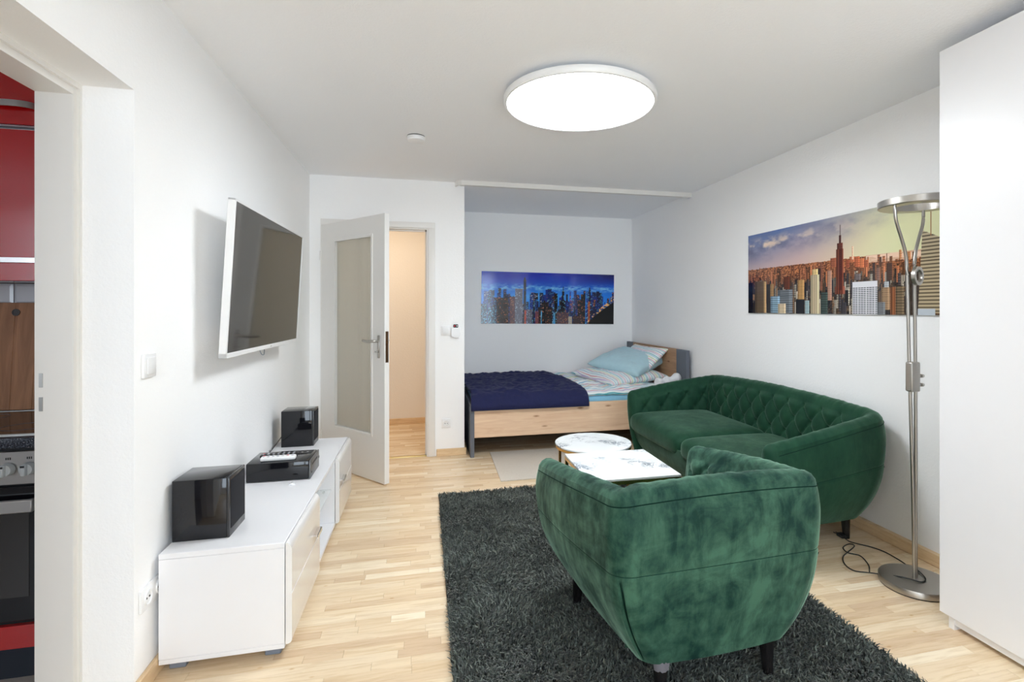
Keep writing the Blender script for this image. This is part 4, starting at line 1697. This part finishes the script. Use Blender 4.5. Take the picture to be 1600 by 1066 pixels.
# ------------------------------------------------------------------ tables
t = thing('round_coffee_table', 'round white marble coffee table with gold frame', 'table', (1.088, 3.268, 0.022))
zt = 0.40
bm = new_bm()
lathe(bm, [(0, 0), (0.249, 0), (0.251, 0.002), (0.251, 0.010), (0.249, 0.012), (0, 0.012)], (0, 0, zt - 0.012), 72)
obj('marble_top', bm, M_MARBLE, t)
bm = new_bm()
lathe(bm, [(0.236, -0.016), (0.250, -0.016), (0.250, 0.0), (0.236, 0.0)], (0, 0, zt - 0.0125), 72, close=True)
obj('top_ring', bm, M_GOLD, t)
for k in range(4):
    a = PI / 4 + k * PI / 2 + 0.15
    bm = new_bm()
    x_, y_ = 0.236 * math.cos(a), 0.236 * math.sin(a)
    bx(bm, x_ - 0.008, x_ + 0.008, y_ - 0.008, y_ + 0.008, 0, zt - 0.027)
    obj('leg', bm, M_GOLD, t, False)
bm = new_bm()
lathe(bm, [(0.228, 0.0), (0.244, 0.0), (0.244, 0.014), (0.228, 0.014)], (0, 0, 0), 72, close=True)
obj('floor_ring', bm, M_GOLD, t)

t = thing('square_coffee_table', 'square white marble coffee table with gold frame', 'table', (1.043, 2.68, 0.022), math.radians(-1.0))
q = 0.246
zt = 0.43
bm = new_bm()
bx(bm, -q, q, -q, q, zt - 0.012, zt, 0.0015, 1)
obj('marble_top', bm, M_MARBLE, t)
bm = new_bm()
for a, b, c_, d in ((-q, -q + .018, -q, q), (q - .018, q, -q, q), (-q + .018, q - .018, -q, -q + .018), (-q + .018, q - .018, q - .018, q)):
    bx(bm, a, b, c_, d, zt - 0.03, zt - 0.0125)
obj('top_frame', bm, M_GOLD, t, False)
for sx_ in (-1, 1):
    for sy_ in (-1, 1):
        bm = new_bm()
        bx(bm, sx_ * (q - 0.009) - 0.009, sx_ * (q - 0.009) + 0.009, sy_ * (q - 0.009) - 0.009, sy_ * (q - 0.009) + 0.009, 0, zt - 0.03)
        obj('leg', bm, M_GOLD, t, False)

# ------------------------------------------------------------------ rugs
RX0, RX1, RY0, RY1 = 0.10, 1.675, 1.28, 3.665
t = thing('shag_rug', 'large dark grey-green shaggy rug under the seating', 'rug', ((RX0 + RX1) / 2, (RY0 + RY1) / 2, 0))
rw, rd = (RX1 - RX0) / 2, (RY1 - RY0) / 2
bm = new_bm()
bx(bm, -rw, rw, -rd, rd, 0.0, 0.010)
obj('backing', bm, M_SHAGB, t, False)
NB = 120000
px = rng.uniform(-rw, rw, NB)
py = rng.uniform(-rd, rd, NB)
lowx = vnoise(200, 280, 9, 13, 71, 3)
lowy = vnoise(200, 280, 9, 13, 72, 3)
gi = np.clip(((px + rw) / (2 * rw) * 199).astype(int), 0, 199)
gj = np.clip(((py + rd) / (2 * rd) * 279).astype(int), 0, 279)
lx_ = (lowx[gj, gi] - 0.5) * 2.2 + rng.normal(0, 0.42, NB)
ly_ = (lowy[gj, gi] - 0.5) * 2.2 + rng.normal(0, 0.42, NB) - 0.1
Lb = rng.uniform(0.022, 0.036, NB)
az = rng.uniform(0, 2 * PI, NB)
wd = rng.uniform(0.0014, 0.0028, NB)
ca, sa = np.cos(az) * wd, np.sin(az) * wd
base = np.stack([px, py, np.full(NB, 0.008)], 1)
off = np.stack([ca, sa, np.zeros(NB)], 1)
lean = np.stack([lx_, ly_], 1)
nl = np.linalg.norm(lean, axis=1)
lean = lean / np.maximum(1, nl / 0.9)[:, None]
mid = base + np.stack([lean[:, 0] * Lb * 0.25, lean[:, 1] * Lb * 0.25, Lb * 0.55], 1)
tip = base + np.stack([lean[:, 0] * Lb * 0.85, lean[:, 1] * Lb * 0.85, Lb * (0.95 - 0.35 * np.minimum(nl, 0.9))], 1)
V = np.stack([base - off, base + off, mid + off * 1.3, mid - off * 1.3, tip + off * 0.5, tip - off * 0.5], 1).reshape(-1, 3)
k6 = np.arange(NB)[:, None] * 6
F = np.concatenate([k6 + np.array([[0, 1, 2, 3]]), k6 + np.array([[3, 2, 4, 5]])])
o = from_arrays('pile', V, F, M_SHAG, t, True)
o['kind'] = 'stuff'

t = thing('cream_rug', 'small flat cream rug between bed and round table', 'rug', (1.22, 4.275, 0))
bm = new_bm()
bx(bm, -0.65, 0.60, -0.40, 0.40, 0, 0.010, 0.004, 2)
for v in bm.verts:
    v.co.x += 0.02 * v.co.y
obj('rug_body', bm, M_CREAM, t)

# ------------------------------------------------------------------ floor lamp
fl = thing('floor_lamp', 'brushed steel floor lamp with flat ring head beside the wardrobe', 'floor lamp', (2.245, 1.976, 0))
bm = new_bm()
lathe(bm, [(0, 0.004), (0.142, 0.004), (0.142, 0.0)], n=64)
obj('felt_pad', bm, M_BLACK, fl)
bm = new_bm()
lathe(bm, [(0, 0.004), (0.143, 0.004), (0.145, 0.006), (0.145, 0.031), (0.143, 0.034), (0, 0.034)], n=72)
obj('base', bm, M_STEEL, fl)
zc_ = 1.793
lat = lambda l, d, z: (0.663 * l + 0.748 * d, -0.748 * l + 0.663 * d, z)
p1 = smooth_path([lat(-0.075, -0.125, zc_ + 0.012), lat(-0.070, -0.115, zc_ - 0.08), lat(-0.052, -0.06, 1.64), lat(-0.034, -0.02, 1.56), lat(-0.028, -0.008, 1.46), lat(-0.020, 0, 1.05), lat(-0.006, 0, 0.45), lat(0.0, 0, 0.034)], 7)
p2 = smooth_path([lat(0.036, 0.115, zc_ - 0.008), lat(0.034, 0.11, zc_ - 0.08), lat(0.018, 0.06, 1.64), lat(0.004, 0.02, 1.56), lat(0.000, 0.008, 1.46), lat(0.004, 0.004, 1.05), lat(0.006, 0.012, 0.45), lat(0.006, 0.014, 0.034)], 7)
for p in (p1, p2):
    bm = new_bm()
    tube(bm, p, 0.0075, 12)
    obj('pole', bm, M_STEEL, fl)
bm = new_bm()
lathe(bm, [(0.106, -0.016), (0.164, -0.016), (0.168, -0.012), (0.168, 0.016), (0.164, 0.018), (0.106, 0.018)], (0.012, -0.016, zc_), 72, close=True)
head = obj('ring_head', bm, M_STEEL, fl)
bm = new_bm()
lathe(bm, [(0.110, 0.0182), (0.158, 0.0182), (0.158, 0.0205), (0.110, 0.0205)], (0.012, -0.016, zc_), 72, close=True)
obj('light_panel', bm, M_PLAST, head)
bm = new_bm()
lathe(bm, [(0.030, -0.008), (0.044, -0.008), (0.044, 0.008), (0.030, 0.008)], (0, 0, 0), 36, close=True)
m3 = Matrix.Rotation(math.radians(-72), 4, 'Z') @ Matrix.Rotation(PI / 2, 4, 'Y')
bmesh.ops.transform(bm, matrix=Matrix.Translation(lat(0.012, -0.01, 1.455)) @ m3, verts=bm.verts)
obj('reading_ring', bm, M_STEEL, fl)
bm = new_bm()
bx(bm, -0.034, 0.018, -0.018, 0.020, 0.912, 1.052, 0.008, 3)
cl = obj('clamp', bm, M_STEEL, fl)
for zz in (0.985, 0.943):
    bm = new_bm()
    cyl(bm, (0.022, -0.004, zz), (0.034, -0.004, zz), 0.005, n=12)
    cyl(bm, (0.034, -0.004, zz), (0.046, -0.004, zz), 0.009, 0.008, n=14)
    obj('knob', bm, M_STEEL, cl)
cp = [(2.315, 2.47), (2.309, 2.424), (2.331, 2.388), (2.37, 2.34), (2.392, 2.275), (2.388, 2.19), (2.36, 2.10), (2.32, 2.025), (2.285, 1.955), (2.235, 1.935), (2.19, 1.99), (2.12, 2.10), (2.072, 2.150), (2.081, 2.217), (2.134, 2.283), (2.201, 2.322), (2.290, 2.372), (2.284, 2.400), (2.217, 2.372), (2.194, 2.315), (2.229, 2.270), (2.190, 2.18), (2.125, 2.11)]
pts = []
for x_, y_ in cp:
    dd = math.hypot(x_ - 2.245, y_ - 1.976)
    pts.append((x_ - 2.245, y_ - 1.976, 0.038 if dd < 0.152 else 0.012 if dd < 0.2 else 0.004))
bm = new_bm()
tube(bm, smooth_path(pts, 7), 0.0028, 7)
cord = obj('power_cord', bm, M_BLACK, fl)
cord['label'] = 'black power cord with plug on the floor'
bm = new_bm()
bx(bm, 0.052, 0.088, 0.485, 0.535, 0.002, 0.022, 0.006, 2)
for s in (-0.007, 0.009):
    cyl(bm, (0.066 + s, 0.535, 0.012), (0.060 + s, 0.555, 0.013), 0.0022, n=8)
obj('plug', bm, M_BLACK, cord)

# ------------------------------------------------------------------ wardrobe
WX, WY1 = 2.075, 1.717
t = thing('wardrobe', 'tall plain white wardrobe reaching almost to the ceiling', 'wardrobe', (WX, WY1, 0))
bm = new_bm()
bx(bm, 0.022, RX - 0.032 - WX, -2.0, -0.002, 0.065, 2.362)
obj('carcass', bm, M_WHITE, t, False)
for i in range(4):
    bm = new_bm()
    bx(bm, 0.0, 0.020, -0.499 * (i + 1), -0.499 * i - 0.003, 0.052, 2.364, 0.0015, 1)
    obj('door', bm, M_WHITE, t)
bm = new_bm()
bx(bm, 0.016, 0.06, -2.0, -0.035, 0.02, 0.064)
obj('plinth', bm, M_WHITE, t, False)
for yy in (-0.055, -1.0, -1.98):
    bm = new_bm()
    bx(bm, 0.012, 0.05, yy, yy + 0.022, 0.0, 0.05)
    obj('foot', bm, M_PLAST, t, False)

# ------------------------------------------------------------------ kitchen
KF = 2.20                        # front plane of base units
kx1 = -1.297
t = thing('cooker', 'built-in oven with steel control panel and red drawer', 'oven', (-1.90, KF, 0))
ox, oy = -1.90, KF
kb = lambda bm, x0, x1, y0, y1, z0, z1, bev=0.0, seg=2: bx(bm, x0 - ox, x1 - ox, y0 - oy, y1 - oy, z0, z1, bev, seg)
bm = new_bm()
kb(bm, -1.90, kx1, KF + 0.02, KY - 0.02, 0.10, 0.812)
obj('body', bm, M_BLACK, t, False)
bm = new_bm()
kb(bm, -1.90, kx1, KF, KF + 0.02, 0.684, 0.800, 0.002, 1)
pan = obj('control_panel', bm, plain('panel_steel', (0.55, 0.52, 0.49, 1), 0.35, 0.85), t)
for kx in (-1.60, -1.538, -1.476, -1.414, -1.352, -1.69):
    if kx > kx1 - 0.02:
        continue
    bm = new_bm()
    cyl(bm, (kx - ox, -0.003, 0.740), (kx - ox, -0.022, 0.740), 0.023, 0.020, 24)
    bx(bm, kx - ox - 0.007, kx - ox + 0.007, -0.036, -0.018, 0.720, 0.760, 0.003, 1)
    kn = obj('knob', bm, plain('grey_knob', srgb(196, 200, 200), 0.35), pan)
    bm = new_bm()
    bx(bm, kx - ox - 0.006, kx - ox + 0.006, -0.0368, -0.0355, 0.750, 0.757)
    obj('pointer_mark', bm, M_BLACK, kn, False)
    bm = new_bm()
    for q in range(3):
        bx(bm, kx - ox - 0.008 + q * 0.006, kx - ox - 0.005 + q * 0.006, -0.0008, 0.0, 0.772, 0.780)
    obj('scale_print', bm, M_BLACK, pan, False)
bm = new_bm()
kb(bm, -1.895, kx1 - 0.003, KF - 0.002, KF + 0.02, 0.205, 0.676, 0.003, 1)
od = obj('oven_door', bm, M_BLACKG, t)
bm = new_bm()
kb(bm, -1.84, kx1 - 0.055, KF - 0.004, KF - 0.002, 0.29, 0.585)
obj('oven_window', bm, plain('oven_glass', (0.025, 0.022, 0.020, 1), 0.08, spec=0.8), od, False)
bm = new_bm()
kb(bm, -1.88, kx1 - 0.022, KF - 0.045, KF - 0.028, 0.597, 0.640, 0.003, 1)
for xx in (-1.86, kx1 - 0.05):
    kb(bm, xx, xx + 0.02, KF - 0.03, KF, 0.605, 0.632)
obj('door_handle', bm, plain('handle_steel', (0.62, 0.60, 0.58, 1), 0.35, 0.8), od)
bm = new_bm()
kb(bm, -1.90, kx1, KF, KF + 0.02, 0.108, 0.188, 0.001, 1)
obj('red_drawer', bm, M_RED, t)
bm = new_bm()
kb(bm, -1.90, kx1, KF + 0.012, KF + 0.03, 0.0, 0.104)
obj('plinth', bm, M_GRIP, t, False)
t = thing('kitchen_cabinet', 'narrow red kitchen base cabinet beside the oven', 'cabinet', (-2.50, KF, 0))
bm = new_bm()
bx(bm, 0, 0.597, 0.02, 0.58, 0.0, 0.812)
obj('carcass', bm, M_WHITE, t, False)
bm = new_bm()
bx(bm, 0.002, 0.595, 0, 0.019, 0.108, 0.800, 0.001, 1)
obj('door', bm, M_RED, t)
t = thing('worktop', 'dark speckled granite kitchen worktop', 'worktop', (-2.5, KF - 0.02, 0.815))
bm = new_bm()
bx(bm, 0, 1.31, 0, KY - KF, 0, 0.036, 0.003, 2)
obj('slab', bm, M_GRANITE, t)
t = thing('ceramic_hob', 'black ceramic hob set in the granite worktop', 'hob', (-1.60, 2.47, 0.851))
bm = new_bm()
bx(bm, -0.29, 0.29, -0.25, 0.25, 0.0, 0.006, 0.002, 1)
obj('glass_plate', bm, M_BLACKG, t)
bm = new_bm()
for a, b, c_, d in ((-0.296, 0.296, -0.256, -0.25), (-0.296, 0.296, 0.25, 0.256), (-0.296, -0.29, -0.25, 0.25), (0.29, 0.296, -0.25, 0.25)):
    bx(bm, a, b, c_, d, 0, 0.008)
obj('steel_rim', bm, M_STEEL, t, False)
for cx, cy, r_ in ((-0.14, -0.11, 0.09), (0.14, -0.11, 0.075), (-0.14, 0.12, 0.07), (0.14, 0.12, 0.09)):
    bm = new_bm()
    lathe(bm, [(r_ - 0.002, 0.0061), (r_, 0.0061), (r_, 0.0065), (r_ - 0.002, 0.0065)], (cx, cy, 0), 40, close=True)
    obj('cooking_zone', bm, M_GREYF, t)

t = thing('cutting_board', 'large wooden cutting board leaning on the kitchen tiles', 'cutting board', (-1.80, 2.725, 0.8615))
t.rotation_euler = (math.radians(-4.5), 0, 0)
edges = [(-0.30, -0.215), (-0.213, -0.13), (-0.128, -0.03), (-0.028, 0.05), (0.052, 0.13), (0.132, 0.20)]
for i, (a, b) in enumerate(edges):
    bm = new_bm()
    bx(bm, a, b + 0.002, 0, 0.022, 0, 0.468, 0.001, 1)
    obj('stave', bm, M_BOARD, t)
bm = new_bm()
lathe(bm, [(0.011, -0.002), (0.015, -0.002), (0.015, 0.002), (0.011, 0.002)], (0, 0, 0), 28, close=True)
cyl(bm, (0, 0, -0.001), (0, 0, 0.001), 0.011, n=20)
bmesh.ops.transform(bm, matrix=Matrix.Translation((0.056, -0.001, 0.425)) @ Matrix.Rotation(PI / 2, 4, 'X'), verts=bm.verts)
o = obj('hanging_hole', bm, plain('dark_hole', srgb(50, 44, 42), 0.3, 0.5), t)

UF = 2.45
t = thing('extractor_cabinet', 'glossy red extractor cabinet above the hob', 'cabinet', (-2.0, UF, 1.41))
bm = new_bm()
bx(bm, 0, 0.70, 0.02, KY - UF, 0.012, 0.60)
obj('carcass', bm, M_WHITE, t, False)
bm = new_bm()
bx(bm, 0.001, 0.698, 0, 0.019, 0.092, 0.592, 0.001, 1)
obj('flap_door', bm, M_RED, t)
bm = new_bm()
bx(bm, 0.0, 0.70, -0.004, 0.02, 0.072, 0.0915)
obj('steel_strip', bm, M_CHROME, t, False)
bm = new_bm()
bx(bm, 0.0, 0.70, -0.006, 0.02, 0.0, 0.071, 0.002, 1)
obj('front_rail', bm, M_RED, t)
t = thing('wall_cabinet', 'dark red wall cabinet with curved steel handle under the ceiling', 'cabinet', (-2.0, UF, 2.02))
bm = new_bm()
bx(bm, 0, 0.70, 0.02, KY - UF, 0.0, CZ - 2.03)
obj('carcass', bm, M_WHITE, t, False)
bm = new_bm()
bx(bm, 0.001, 0.698, 0, 0.019, 0.002, CZ - 2.035, 0.001, 1)
d = obj('door', bm, M_RED, t)
bm = new_bm()
hp = smooth_path([(0.35, 0.0, 0.075), (0.36, -0.02, 0.075), (0.42, -0.032, 0.075), (0.47, -0.032, 0.075), (0.505, -0.02, 0.075), (0.515, 0.0, 0.075)], 5)
for p in hp:
    pass
A = [[bm.verts.new((p[0], p[1], p[2] + dz)) for dz in (-0.012, 0.012)] + [bm.verts.new((p[0], p[1] + 0.005, p[2] + dz)) for dz in (0.012, -0.012)] for p in hp]
for a_, b_ in zip(A, A[1:]):
    for k in range(4):
        bm.faces.new((a_[k], a_[(k + 1) % 4], b_[(k + 1) % 4], b_[k]))
bm.faces.new(A[0]); bm.faces.new(A[-1][::-1])
obj('handle', bm, M_STEEL, d)
